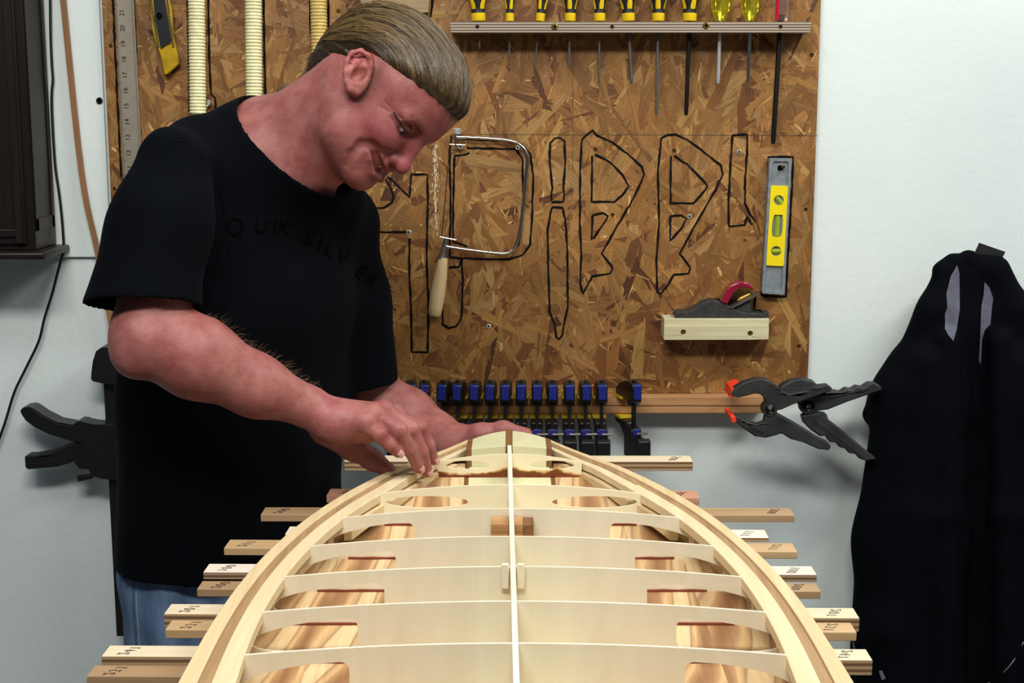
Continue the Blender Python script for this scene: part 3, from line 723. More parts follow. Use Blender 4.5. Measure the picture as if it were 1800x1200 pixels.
words = ['leftmost of the row, half hidden by the forearm', 'second from the left end of the row', 'third from the left, before a wider gap',
 'just right of the gap, black side turned into view', 'fifth from the left, beside the turned one', 'sixth from the left of the row', 'seventh from the left of the row',
 'eighth from the left, right above the peak of the board nose', 'ninth from the left, just right of the peak of the board nose', 'tenth from the left of the row', 'eleventh from the left, before a slightly wider gap', 'fourth from the right end of the row', 'third from the right end of the row', 'second from the right end of the row',
 'rightmost, standing apart with its handle turned to the right']
rots = [0.02,0.05,0.0,-0.14,-0.12,-0.06,-0.05,-0.05,-0.02,0.0,0.02,0.0,0.03,0.03,0.38]
for x, wd, r in zip(xs, words, rots): bar_clamp(x, r if x != 1099 else 0.30, 'blue bar clamp, ' + wd, dz=0)

# ------------------------------------------------------------------ spring clamps on the rail's right end
def spring_clamp(label, U, L, piv, Yf, th, pads, ribs):
    s, ox, oy = 3.157, 1140, 480; q = lambda pts: px(pts, s, ox, oy)
    root = thing('spring_clamp', label, 'clamp', P(ox+piv[0]/s, oy+piv[1]/s, Yf), 'large black spring clamps on the right end of the batten')
    wallprism(MB(), q(U), Yf, Yf+th).build('upper_arm', M['dirtyblack'], root, bevel=0.004, seg=3)
    wallprism(MB(), q(L), Yf+0.002, Yf+th-0.002).build('lower_arm', M['dirtyblack'], root, bevel=0.004, seg=3)
    c = P(ox+piv[0]/s, oy+piv[1]/s, Yf-0.002)
    MB().lathe(c, c+Vector((0,1,0)), [(0,0.003),(0,0.006),(0.002,0.008),(th+0.004,0.008)], 20).build('pivot', M['darksteel'], root, smooth=True)
    MB().lathe(c+Vector((0,0.001,0)), c+Vector((0,1,0)), [(0.001,0.011),(0.003,0.0125),(th-0.002,0.0125)], 20).build('spring', M['dirtyblack'], root, smooth=True)
    for p in pads: wallprism(MB(), q(p), Yf+0.001, 2.29).build('jaw_pad', M['orange'], root, bevel=0.001)
    if ribs:
        mb = MB()
        for (a, b) in ribs: mb.tube([P(ox+a[0]/s, oy+a[1]/s, Yf-0.0006), P(ox+b[0]/s, oy+b[1]/s, Yf-0.0006)], 0.0009, 6)
        mb.build('arm_rib', M['dirtyblack'], root, smooth=True)
UA = [(455,672),(470,645),(530,608),(600,587),(655,590),(700,615),(745,655),(780,672),(860,655),(950,628),(1000,622),(1022,640),(1010,655),(900,692),(800,730),(740,757),(690,768),(652,740),(648,700),(620,672),(590,668),(540,682),(500,690),(470,685)]
LA = [(465,795),(500,795),(560,830),(610,838),(640,830),(650,785),(690,765),(725,785),(800,825),(870,868),(940,912),(1000,942),(1015,965),(1000,984),(940,976),(860,940),(790,922),(740,890),(700,903),(650,915),(590,905),(530,865),(480,825)]
UB = [(720,660),(740,625),(790,598),(870,588),(920,602),(960,642),(1000,668),(1040,655),(1070,662),(1100,640),(1130,648),(1160,628),(1190,636),(1225,612),(1265,612),(1292,628),(1298,650),(1250,665),(1100,717),(1000,757),(930,768),(850,745),(800,700),(750,685)]
LB = [(850,790),(930,775),(990,780),(1000,815),(1080,875),(1180,960),(1265,1030),(1200,1040),(1170,1030),(1150,1005),(1110,1000),(1095,975),(1060,968),(1040,940),(1005,940),(985,905),(950,905),(900,870),(860,830)]
spring_clamp('nearer dusty black spring clamp with red-orange jaw tips gripping the batten', UA, LA, (675,757), 2.226, 0.022,
             [[(450,690),(462,645),(520,626),(528,644),(484,658),(474,690)], [(454,795),(480,792),(490,826),(464,832)]], [((700,640),(960,640)), ((560,850),(640,880))])
spring_clamp('dusty black spring clamp behind the other one, its long wavy grips reaching the jacket', UB, LB, (885,745), 2.248, 0.022,
             [], [((920,815),(1190,1015)), ((1010,690),(1230,640))])

# ------------------------------------------------------------------ black trigger clamp on the left
def trigger_clamp():
    s = 4; q = lambda pts: px(pts, s, 0, 580); Yf = 2.30
    root = thing('trigger_clamp', 'large black trigger bar clamp hanging on the wall behind the back of the man', 'clamp', P(205, 1118, Yf+0.02))
    wallprism(MB(), [(181,655),(200,655),(217,1118),(205,1118)], Yf+0.018, Yf+0.026).build('bar', M['clampblack'], root, bevel=0.0006)
    wallprism(MB(), q([(640,300),(650,220),(672,150),(710,122),(860,120),(900,160),(900,380),(780,385),(720,376),(650,362),(638,345)]), Yf, Yf+0.04).build('fixed_jaw', M['clampblack'], root, bevel=0.005, seg=3)
    wallprism(MB(), q([(142,565),(160,545),(205,538),(235,550),(300,595),(400,645),(510,665),(545,640),(575,640),(600,650),(660,662),(900,668),(900,1050),(720,1048),(650,1025),(620,980),(560,975),(520,930),(540,880),(600,860),(570,790),(480,775),(350,735),(240,680),(180,635),(150,590)]), Yf, Yf+0.036).build('clamp_body', M['clampblack'], root, bevel=0.004, seg=3)
    wallprism(MB(), q([(170,895),(180,882),(240,880),(350,860),(440,825),(530,785),(640,790),(640,900),(580,890),(500,935),(400,965),(200,982),(175,970)]), Yf+0.004, Yf+0.032).build('trigger', M['clampblack'], root, bevel=0.004, seg=3)
    wallprism(MB(), q([(540,1028),(640,1018),(648,1045),(600,1055),(548,1066)]), Yf+0.012, Yf+0.022).build('release_tab', M['clampblack'], root, bevel=0.001)
    mb = MB(); mb.tube([P(x/s, 580+y/s, Yf-0.0004) for x, y in ((215,560),(300,612),(400,662),(500,682))], 0.0012, 6); mb.tube([P(x/s, 580+y/s, Yf+0.0036) for x, y in ((178,938),(300,936),(450,912),(575,878))], 0.001, 6)
    mb.build('seam_line', M['black'], root, smooth=True)
trigger_clamp()
#@@PART2@@
# ------------------------------------------------------------------ the hollow surfboard frame
def zc(Y): return float(np.interp(Y, [0.6, 0.9, 1.2, 1.5, 1.8, 1.98], [0.955, 0.968, 0.975, 0.985, 0.998, 0.995]))
def dep(Y): return float(np.interp(Y, [0.6, 1.2, 1.5, 1.6, 1.72, 1.80, 1.86, 1.98], [0.062, 0.062, 0.0625, 0.060, 0.046, 0.031, 0.030, 0.028]))
def zbot(Y): return zc(Y) - dep(Y)
def xc(Y): return 0.003 - (Y-1.19)*0.0098
CR = 0.011
zr = lambda Y: zc(Y) - CR
def hw_table(Lp, Rp):
    ys = []; ws = []
    for (x, y) in Lp:
        p = PZf(x, y, zr); ys.append(p.y); ws.append(abs(p.x - xc(p.y)))
    for (x, y) in Rp:
        p = PZf(x, y, zr); ys.append(p.y); ws.append(abs(p.x - xc(p.y)))
    c = np.polyfit(ys, ws, 4)
    return c, min(ys), max(ys)
Lo = [(703.5,817),(628,853),(560,891),(503,940),(463,980),(425.6,1015.6),(392,1064),(352,1129),(312,1200)]
Ro = [(1104,827),(1172,861),(1240,891),(1241,907),(1340,977),(1413,1065),(1472,1149),(1501,1200)]
Li = [(743,831),(703,851),(609,906),(560,944),(530,982),(494,1029),(463,1078),(432,1140),(419,1200)]
Ri = [(1084,845),(1182,903.7),(1261,960),(1309,1019),(1355,1091),(1391,1164),(1402,1200)]
cO, _, _ = hw_table(Lo, Ro); cI, _, _ = hw_table(Li, Ri)
# nose points
pn = PZf(822, 772, zr); pn2 = PZf(972, 773, zr)
YN = (pn.y + pn2.y)/2
def hwo(Y):
    if Y < 1.15:   # beyond the frame towards the camera the outline goes on widening gently
        v = np.polyval(cO, 1.15); d = (np.polyval(cO, 1.15) - np.polyval(cO, 1.19))/0.04
        k = 1.15 - Y; return float(v + d*k - 0.5*(d/0.5)*k*k if k < 0.5 else v + d*0.25)
    a = float(np.polyval(cO, min(Y, 1.80)))
    if Y > 1.80:
        t = (Y-1.80)/(YN-1.80); b = 0.0585; sl = (np.polyval(cO, 1.80)-np.polyval(cO, 1.78))/0.02
        a0 = float(np.polyval(cO, 1.80)); a = (1-t)**2*a0 + 2*t*(1-t)*max(b+0.02, a0+sl*(YN-1.8)*0.5) + t*t*b
    return a
def hwi(Y):
    if Y < 1.15: return hwo(Y) - (hwo(1.15) - float(np.polyval(cI, 1.15)))
    if Y > 1.70:
        g0 = hwo(1.70) - float(np.polyval(cI, 1.70)); g1 = 0.02; t = min(1, (Y-1.70)/(YN-1.70)); return hwo(Y) - (g0*(1-t)+g1*t)
    return float(np.polyval(cI, Y))
print('YN', YN, [(round(Y,2), round(hwo(Y),3), round(hwi(Y),3)) for Y in np.arange(0.8, 1.95, 0.1)])

W_rib = wood('birch_ply_rib', (236, 227, 202), (222, 210, 182), 2, 4, 30, contrast=0.45, rough=0.6)
W_string = wood('pale_stringer', (240, 234, 214), (226, 216, 190), 1, 4, 60, rough=0.5)
W_rail = wood('cedar_rail', (226, 204, 162), (200, 170, 124), 1, 2, 70, contrast=0.5, rough=0.55)
W_rail2 = wood('pale_rail', (232, 214, 176), (210, 184, 142), 1, 2, 60, contrast=0.5, rough=0.55)
W_walnut = wood('walnut', (150, 104, 62), (96, 60, 34), 1, 4, 90, contrast=0.5)
W_dwal = wood('dark_groove', (184, 150, 108), (134, 100, 66), 1, 4, 90, contrast=0.5)
W_pale = wood('paulownia_block', (222, 218, 178), (200, 194, 150), 1, 5, 30, contrast=0.5, rot=(0,0,0.6))
def figured(name):
    m, nt, b = newmat(name); b.inputs['Roughness'].default_value = 0.5
    tc = nt.nodes.new('ShaderNodeTexCoord'); mp = nt.nodes.new('ShaderNodeMapping'); mp.inputs['Rotation'].default_value = (0, 0, 0.35)
    mp.inputs['Scale'].default_value = (11, 3.2, 3.2)
    nt.links.new(tc.outputs['Object'], mp.inputs['Vector'])
    w = nt.nodes.new('ShaderNodeTexWave'); w.inputs['Scale'].default_value = 0.55; w.inputs['Distortion'].default_value = 9.0; w.inputs['Detail'].default_value = 2.5; w.inputs['Detail Scale'].default_value = 0.8
    nt.links.new(mp.outputs['Vector'], w.inputs['Vector'])
    r = nt.nodes.new('ShaderNodeValToRGB'); e = r.color_ramp.elements
    e[0].position = 0; e[0].color = rgb(150, 108, 70); e[1].position = 1; e[1].color = rgb(222, 194, 146)
    for pos, c in ((0.25, (184,142,98)), (0.4, (212,178,128)), (0.62, (198,158,108)), (0.72, (164,128,100)), (0.8, (218,188,142))):
        k = e.new(pos); k.color = rgb(*c)
    nt.links.new(w.outputs['Fac'], r.inputs['Fac'])
    mp2 = nt.nodes.new('ShaderNodeMapping'); mp2.inputs['Scale'].default_value = (160, 8, 8); mp2.inputs['Rotation'].default_value = (0,0,0.35)
    nt.links.new(tc.outputs['Object'], mp2.inputs['Vector'])
    n = nt.nodes.new('ShaderNodeTexNoise'); n.inputs['Scale'].default_value = 1; nt.links.new(mp2.outputs['Vector'], n.inputs['Vector'])
    mx = nt.nodes.new('ShaderNodeMix'); mx.data_type = 'RGBA'; mx.blend_type = 'MULTIPLY'; mx.inputs[0].default_value = 0.35
    r2 = nt.nodes.new('ShaderNodeValToRGB'); r2.color_ramp.elements[0].position = 0.35; r2.color_ramp.elements[1].position = 0.6; r2.color_ramp.elements[0].color = (0.55, 0.45, 0.36, 1)
    nt.links.new(n.outputs['Fac'], r2.inputs['Fac']); nt.links.new(r.outputs['Color'], mx.inputs[6]); nt.links.new(r2.outputs['Color'], mx.inputs[7])
    nt.links.new(mx.outputs[2], b.inputs['Base Color'])
    return m
W_fig = figured('figured_bottom_plank')
W_glue = plain('amber_resin', (112, 42, 18), 0.12, vary=0.15, coat=0.8)
def stained(name, base, zlo, zhi):
    """resin that has soaked into the ply near the foot of the rib and beside the stringer"""
    m, nt, b = newmat(name); b.inputs['Roughness'].default_value = 0.5
    tc = nt.nodes.new('ShaderNodeTexCoord'); s = nt.nodes.new('ShaderNodeSeparateXYZ'); nt.links.new(tc.outputs['Object'], s.inputs[0])
    n = nt.nodes.new('ShaderNodeTexNoise'); n.inputs['Scale'].default_value = 26; n.inputs['Detail'].default_value = 4; nt.links.new(tc.outputs['Object'], n.inputs['Vector'])
    ab = nt.nodes.new('ShaderNodeMath'); ab.operation = 'ABSOLUTE'; nt.links.new(s.outputs['X'], ab.inputs[0])
    mz = nt.nodes.new('ShaderNodeMapRange'); mz.inputs[1].default_value = zhi; mz.inputs[2].default_value = zlo; mz.inputs[3].default_value = 0; mz.inputs[4].default_value = 0.62
    nt.links.new(s.outputs['Z'], mz.inputs[0])
    mx_ = nt.nodes.new('ShaderNodeMapRange'); mx_.inputs[1].default_value = 0.045; mx_.inputs[2].default_value = 0.0; mx_.inputs[3].default_value = 0; mx_.inputs[4].default_value = 0.34
    nt.links.new(ab.outputs[0], mx_.inputs[0])
    a1 = nt.nodes.new('ShaderNodeMath'); a1.operation = 'ADD'; nt.links.new(mz.outputs[0], a1.inputs[0]); nt.links.new(mx_.outputs[0], a1.inputs[1])
    a2 = nt.nodes.new('ShaderNodeMath'); a2.operation = 'ADD'; nt.links.new(a1.outputs[0], a2.inputs[0]); nt.links.new(n.outputs['Fac'], a2.inputs[1])
    r = nt.nodes.new('ShaderNodeValToRGB'); e = r.color_ramp.elements; e[0].position = 0.86; e[0].color = rgb(*base); e[1].position = 1.0; e[1].color = rgb(112, 62, 22)
    k = e.new(0.93); k.color = rgb(206, 160, 92)
    nt.links.new(a2.outputs[0], r.inputs['Fac']); nt.links.new(r.outputs['Color'], b.inputs['Base Color'])
    return m
W_stain = stained('resin_stained_rib', (236, 224, 188), 0.0, 0.016)
W_stain2 = stained('lightly_stained_rib', (238, 226, 192), -0.006, 0.010)

g = lambda Y: hwo(Y) - hwi(Y)
rib_Y = []
for ypix in (798, 852, 894, 943, 996, 1057, 1131):
    rib_Y.append(PZf(900, ypix, zc).y)
print('rib Y', rib_Y)
rib_Y += [rib_Y[-1]-0.1, rib_Y[-1]-0.2, rib_Y[-1]-0.3, rib_Y[-1]-0.4]
Y_near = rib_Y[-1] - 0.06
brd = thing('surfboard_frame', 'hollow wooden surfboard frame with pale ribs, centre stringer and laminated rails', 'surfboard frame', (0, 1.4, zbot(1.4)))
hole_px = {1: (678,824,970,1120), 2: (577,727,1073,1222), 3: (525,695,1117,1280), 4: (474,675,1138,1338), 5: (437,628,1190,1380), 6: (420,613,1205,1396)}
TH = 0.0032
for i, Y in enumerate(rib_Y):
    d = dep(Y); zt_ = zc(Y); c = xc(Y); hw = hwi(Y) + 0.0005; hx = hwo(Y) - g(Y)*0.57
    if i == 0: hw = hwi(Y) - 0.004; hx = hw + 0.001
    top = [(c + hw*t, zt_ - CR*(t*t)) for t in np.linspace(-1, 1, 33)]
    ln = zt_ - CR - 0.0125 if i else zt_ - CR - 0.001
    bot = [(c + hx*t, zt_ - d) for t in np.linspace(1, -1, 25)]
    poly = [(c - hx, ln), (c - hw - 0.0004, ln)] + top + [(c + hw + 0.0004, ln), (c + hx, ln)] + bot
    holes = []
    if i == 0:
        for (x0, x1) in ((783, 860), (932, 1010)):
            a = P(x0, 815, Y).x; b_ = P(x1, 815, Y).x; zc_ = zt_ - 0.0145
            holes.append([((a+b_)/2 + (b_-a)/2*math.cos(t), zc_ + 0.0058*math.sin(t)) for t in np.linspace(0, 2*math.pi, 29)[:-1]])
    else:
        hp = hole_px.get(i, (400, 620, 1200, 1420))
        if i > 6: pts4 = (c - hw - 0.004, c - 0.15, c + 0.15, c + hw + 0.004)
        else: pts4 = tuple(P(x, 600 + (1131-600), Y).x if False else (x-900)/F*(Y*cp + (CZ-zt_)*sp) for x in hp)
        for side in (0, 1):
            xo, xi = (pts4[0], pts4[1]) if side == 0 else (pts4[3], pts4[2])
            sgn = -1 if side == 0 else 1
            L = abs(xi - xo); zt2 = zt_ - (0.0100 if i == 1 else 0.0150 + 0.0012*(i > 3)); zb2 = zt_ - (0.026 if i == 1 else d*0.74)
            # outer end is a long half ellipse, inner end nearly square with rounded corners
            hh = (zt2 - zb2)/2; zm = (zt2 + zb2)/2
            tl = (abs(xo - c)/hw); drop = CR*(tl*tl)*0.9
            pts = []
            if i == 1:
                for t in np.linspace(0, 2*math.pi, 33)[:-1]: pts.append(((xo+xi)/2 + L/2*math.cos(t), zm + hh*0.95*math.sin(t) - drop*0.4))
            else:
                for t in np.linspace(math.pi/2, -math.pi/2, 17):
                    u = math.cos(t); pts.append((xi + sgn*(L*0.30 + L*0.70*u), zm + hh*math.sin(t) - drop*(0.25+0.75*u)))
                r = hh*0.55
                for t in np.linspace(-math.pi/2, -math.pi, 6): pts.append((xi + sgn*(r*(1 + math.cos(t))), zm - hh + r*(1 + math.sin(t)) - drop*0.1))
                for t in np.linspace(math.pi, math.pi/2, 6): pts.append((xi + sgn*(r*(1 + math.cos(t))), zm + hh - r + r*math.sin(t) - drop*0.1))
            # keep the cut-out inside the rib
            pts = [(min(max(x, c-hx+0.006), c+hx-0.006), min(z, ln-0.004) if abs(x-c) > hw-0.004 else z) for x, z in pts]
            holes.append(pts)
    mb = MB().prism(poly, holes, lambda a, b: Vector((a, Y, b)), lambda a, b: Vector((a, Y+TH, b)))
    mat = W_stain if i == 0 else (W_stain2 if i in (1,) else W_rib)
    mb.build('rib', mat, brd)
    # resin fillet along the foot of the rib
    if i < 9:
        for sg in (-1, 1):
            pts = [Vector((c + sg*t, Y - 0.0008, zt_ - d + 0.0012)) for t in np.linspace(0.004, hw*0.97, 14)]
            rad = [0.0012 + 0.0010*abs(math.sin(k*1.7+i)) for k in range(14)]
            MB().tube(pts, rad, 8).build('glue_fillet', W_glue, brd, smooth=True)
# centre stringer
ys = np.linspace(Y_near, 1.862, 40)
vs = []; fs = []
for Y in ys:
    for (dx, dz) in ((-0.0028, zbot(Y)), (0.0028, zbot(Y)), (0.0028, zc(Y)+0.0006), (-0.0028, zc(Y)+0.0006)): vs.append((xc(Y)+dx, Y, dz))
for i in range(len(ys)-1):
    for k in range(4): a = i*4+k; b = i*4+(k+1) % 4; fs.append((a, b, b+4, a+4))
fs += [(0,1,2,3), tuple(len(vs)-4+k for k in (3,2,1,0))]
MB().add(vs, fs).build('stringer', W_string, brd, bevel=0.0006)
# small lap pieces beside the stringer
Yk = rib_Y[4]
for sg in (-1, 1): MB().box((xc(Yk)+sg*0.008-0.004, Yk-0.0055, zc(Yk)-0.022), (xc(Yk)+sg*0.008+0.004, Yk-0.0003, zc(Yk)+0.0045)).build('lap_tab', W_rib, brd, bevel=0.001)
# bottom planks
def strip(x0f, x1f, Y0, Y1, zf0, zf1, name, mat, n=46, bevel=0, curve=None, par=brd, zside=None):
    vs = []; fs = []
    for Y in np.linspace(Y0, Y1, n):
        a, b = x0f(Y), x1f(Y)
        za = zf0(Y) if not zside else zf0(Y) + zside(a, Y); zb_ = zf0(Y) if not zside else zf0(Y) + zside(b, Y)
        ta = zf1(Y) if not zside else zf1(Y) + zside(a, Y); tb = zf1(Y) if not zside else zf1(Y) + zside(b, Y)
        vs += [(a, Y, za), (b, Y, zb_), (b, Y, tb), (a, Y, ta)]
    for i in range(n-1):
        for k in range(4): p = i*4+k; q = i*4+(k+1) % 4; fs.append((p, q, q+4, p+4))
    fs += [(0,1,2,3), tuple(len(vs)-4+k for k in (3,2,1,0))]
    return MB().add(vs, fs).build(name, mat, par, bevel=bevel, smooth=True, angle=40)
zb_ = lambda Y: zbot(Y) - 0.004
zt_f = lambda Y: zbot(Y) + 0.0004
def zs(x, Y):
    t = abs(x - xc(Y))/hwi(Y); return 0.0
Yend = YN - 0.01
strip(lambda Y: xc(Y)-0.0535, lambda Y: xc(Y)+0.0535, Y_near, 1.86, zb_, zt_f, 'bottom_plank', W_pale)
for sg in (-1, 1):
    a = lambda Y, sg=sg: xc(Y)+sg*0.0535; b = lambda Y, sg=sg: xc(Y)+sg*0.0595
    strip(*( (b, a) if sg < 0 else (a, b) ), Y_near, 1.86, zb_, zt_f, 'bottom_stripe', W_walnut)
    edges = [0.0595, 0.14, 0.20, 0.5]
    for j in range(3):
        lo = lambda Y, j=j, sg=sg: xc(Y) + sg*min(edges[j], hwo(Y)-0.006)
        hi = lambda Y, j=j, sg=sg: xc(Y) + sg*min(edges[j+1], hwo(Y)-0.006)
        # the plank ends where the rail outline cuts it off
        yy = np.linspace(Y_near, 1.88, 120); ok = [y for y in yy if hwo(y) - 0.006 > edges[j] + 0.002]
        if not ok: continue
        strip(*((hi, lo) if sg < 0 else (lo, hi)), Y_near, max(ok), zb_, zt_f, 'bottom_plank', W_fig, zside=zs)
# rails: outer strip, dark channel, inner strip, lower inner strip
def rail_strip(f0, f1, Y0, Y1, top, depth_, name, mat, n=60, bevel=0.0008):
    for sg in (-1, 1):
        strip(*((lambda Y: xc(Y)+sg*f1(Y), lambda Y: xc(Y)+sg*f0(Y)) if sg < 0 else (lambda Y: xc(Y)+sg*f0(Y), lambda Y: xc(Y)+sg*f1(Y))), Y0, Y1[0 if sg < 0 else 1],
              lambda Y: zr(Y)+top-depth_(Y), lambda Y: zr(Y)+top, name, mat, n, bevel)
g = lambda Y: hwo(Y) - hwi(Y)
rail_strip(lambda Y: hwo(Y)-g(Y)*0.33, hwo, Y_near, (YN, YN), 0.0, lambda Y: dep(Y)-CR+0.003, 'outer_rail_strip', W_rail)
rail_strip(lambda Y: hwo(Y)-g(Y)*0.57, lambda Y: hwo(Y)-g(Y)*0.33, Y_near, (YN-0.003, YN-0.003), -0.0022, lambda Y: 0.014, 'rail_channel', W_dwal)
rail_strip(lambda Y: hwi(Y), lambda Y: hwo(Y)-g(Y)*0.57, Y_near, (1.765, 1.715), -0.0008, lambda Y: 0.0108, 'inner_rail_strip', W_rail2)
rail_strip(lambda Y: hwi(Y)+0.002, lambda Y: hwo(Y)-g(Y)*0.57, 1.715, (YN-0.004, YN-0.004), -0.003, lambda Y: 0.009, 'inner_rail_strip', W_rail2)
rail_strip(lambda Y: hwi(Y)-0.004, lambda Y: hwi(Y)+0.006, 1.60, (1.86, 1.86), -0.014, lambda Y: dep(Y)*0.30, 'lower_rail_strip', W_rail)
# nose block
def nb(poly, name, mat, z0=0.036, dz=0.0):
    MB().prism(poly, [], lambda a, b: Vector((a, b, zc(b)-z0)), lambda a, b: Vector((a, b, zc(b)+dz - 0.006*(a/0.06)**2))).build(name, mat, brd, bevel=0.0006)
Ya = PZf(900, 784, lambda Y: 0.996).y
ctr = xc(1.9)
def tipY(x): return 1.956 - 0.040*(abs(x)/0.0585)**1.5
for sg in (-1, 1):
    xs_ = np.linspace(0.0045, 0.0505, 9)
    poly = [(ctr + sg*0.0045, Ya), (ctr + sg*0.0505, Ya)] + [(ctr + sg*x, tipY(x)) for x in xs_[::-1]]
    nb(poly, 'nose_block', W_pale)
    xs_ = np.linspace(0.0505, 0.0575, 3)
    nb([(ctr + sg*0.0505, Ya-0.001), (ctr + sg*0.0575, Ya-0.001)] + [(ctr + sg*x, tipY(x)) for x in xs_[::-1]], 'nose_stripe', W_walnut, dz=0.0008)
nb([(ctr-0.0044, Ya-0.001), (ctr+0.0044, Ya-0.001), (ctr+0.0044, 1.9555), (ctr, 1.957), (ctr-0.0044, 1.9555)], 'nose_stripe', W_walnut, dz=0.001)
# dowel block by the stringer
Y3 = rib_Y[2] - 0.002
Xa = P(863, 915, Y3-0.03).x; Xb = P(938, 915, Y3-0.03).x
blk_t = PZ(900, 906, 0.98); ztb = zc(Y3) - 0.008
MB().box((Xa, Y3-0.030, zbot(Y3)+0.0005), (xc(Y3)-0.003, Y3, ztb)).build('plug_block', wood('plug', (206, 160, 112), (160, 110, 66), 0, 4, 60), brd, bevel=0.0008)
MB().box((xc(Y3)+0.003, Y3-0.030, zbot(Y3)+0.0005), (Xb-0.012, Y3, ztb)).build('plug_block', wood('plug_right', (206, 160, 112), (150, 104, 62), 0, 4, 60), brd, bevel=0.0008)
MB().box((Xb-0.012, Y3-0.031, zbot(Y3)+0.0005), (Xb, Y3, ztb-0.001)).build('plug_stripe', W_walnut, brd, bevel=0.0008)

# ------------------------------------------------------------------ building sticks under the board
GL = 'numbered wooden sticks lying crosswise under the surfboard frame'
# x left, x right, y back, y front (left/right), thickness px, number, kind, label
DIG = {'0': [[(0.5,0),(0.15,0.2),(0.1,0.6),(0.35,1),(0.75,0.85),(0.85,0.4),(0.5,0)]], '1': [[(0.3,0.8),(0.5,1),(0.5,0)]], '5': [[(0.85,1),(0.25,1),(0.2,0.6),(0.6,0.62),(0.85,0.35),(0.6,0.02),(0.15,0.08)]],
       '7': [[(0.1,1),(0.85,1),(0.4,0)]], '2': [[(0.15,0.8),(0.4,1),(0.8,0.85),(0.7,0.55),(0.15,0.05),(0.85,0.03)]], '3': [[(0.15,0.95),(0.7,0.95),(0.45,0.6),(0.8,0.35),(0.55,0.02),(0.12,0.1)]],
       '4': [[(0.65,0),(0.65,1),(0.1,0.35),(0.9,0.35)]], '9': [[(0.8,0.7),(0.5,1),(0.2,0.75),(0.45,0.5),(0.8,0.7),(0.7,0)]], '6': [[(0.7,1),(0.25,0.5),(0.3,0.05),(0.7,0.05),(0.75,0.4),(0.3,0.45)]]}
P_l = ply('stick_ply', (176, 146, 110), (112, 84, 58), 5.0, 0.016, (226, 208, 176))
P_w = ply('stick_white_ply', (168, 138, 108), (104, 78, 56), 5.0, 0.013, (240, 222, 204))
P_s = wood('stick_solid', (206, 174, 132), (178, 144, 102), 0, 3, 60, contrast=0.5)
P_d = wood('stick_tan', (184, 154, 118), (150, 118, 84), 0, 3, 60, contrast=0.5)
P_r = wood('stick_pink', (206, 158, 128), (172, 122, 94), 0, 3, 60, contrast=0.5)
sticks = [
 (603, 1220, 796, 814.5, 797, 815, 17, '500', P_l, 'thick plywood stick marked 500 right under the nose of the surfboard frame'),
 (573, 1230, 857, 872, 861, 876, 13, '502', P_r, 'short pinkish stick, second from the nose of the surfboard frame'),
 (457, 1398, 889, 906, 891, 907, 12.5, '200', P_d, 'long tan stick, third from the nose of the surfboard frame'),
 (500, 1352, 924, 940, 930, 946, 7, '111', P_w, 'whitish stick just behind the third tan one, its left end barely visible'),
 (393, 1402, 948, 963.5, 953, 970, 13, '211', P_s, 'tan stick, third solid one from the nose, ending over the black shirt hem'),
 (357, 1436, 990, 1005.5, 995, 1010, 13, '100', P_w, 'white-topped plywood stick lying just above the shirt hem line'),
 (346, 1443, 1020, 1035, 1025, 1039, 14, '200', P_d, 'tan stick touching the near side of the white-topped plywood one'),
 (288, 1511, 1061, 1078.5, 1068, 1086, 25, '201', P_l, 'deep layered plywood stick crossing in front of the upper jeans'),
 (290, 1506, 1090, 1106.5, 1093, 1111, 16, '231', P_s, 'plain stick touching the near side of the deep layered plywood one'),
 (178, 1534, 1134, 1153, 1140, 1160, 28, '241', P_l, 'long layered plywood stick, second nearest to the viewer'),
 (152, 1490, 1169, 1188, 1176, 1196, 20, '231', P_d, 'long tan stick nearest to the viewer at the bottom edge')]
ink = plain('ink', (26, 28, 40), 0.5, vary=0.02)
zstick = lambda Y: zbot(Y) - 0.0052
stick_info = []
prevYn = 9
for n_, (xl, xr, yb1, yf1, yb2, yf2, tp, num, mat, lab) in enumerate(sticks):
    zz = zstick
    fl = PZf(xl, yf1, zz); fr_ = PZf(xr, yf2, zz)
    Zt = min(zz(fl.y), zz(fr_.y)); 
    fl = PZ(xl, yf1, Zt); fr_ = PZ(xr, yf2, Zt); bl = PZ(xl+15, yb1, Zt); br = PZ(xr-15, yb2, Zt)
    w = ((bl.y - fl.y) + (br.y - fr_.y))/2
    u = (fr_ - fl); Lh = u.length; u.normalize(); v = Vector((-u.y, u.x, 0))
    th = tp / (F / (fl.y*cp + (CZ-Zt)*sp)) / cp
    c = (fl + fr_)/2 + v*w/2
    w = min(w, 0.034)
    mb = MB().obox(c - Vector((0,0,th/2)), u*Lh/2, v*w/2, (0,0,th/2))
    ob = mb.build('support_stick', mat, bevel=0.0007); tag(ob, lab, 'stick', GL)
    stick_info.append((c.y, Zt-th, w))
    for end in (-1, 1):
        base = c + u*end*(Lh/2 - 0.024)
        # digits written across the stick, read from the end
        du = u*(-end)*0.0; hgt = 0.011; wd = 0.0075; mb = MB()
        ex = v*(1)*(-end); ey = u*(end)*(-1)
        tilt = 0.5
        for k, ch in enumerate(num):
            for st in DIG[ch]:
                pts = []
                for (a, b) in st:
                    s_ = (k-1)*wd + (a-0.5)*wd*0.85; t_ = (b-0.5)*hgt
                    p = base + ex*s_ + ey*(t_ + s_*tilt); pts.append(p + Vector((0,0,0.0002)))
                mb.tube(pts, 0.00065, 6, squash=((0,0,1), 0.3))
        mb.build('ink_number', ink, ob)
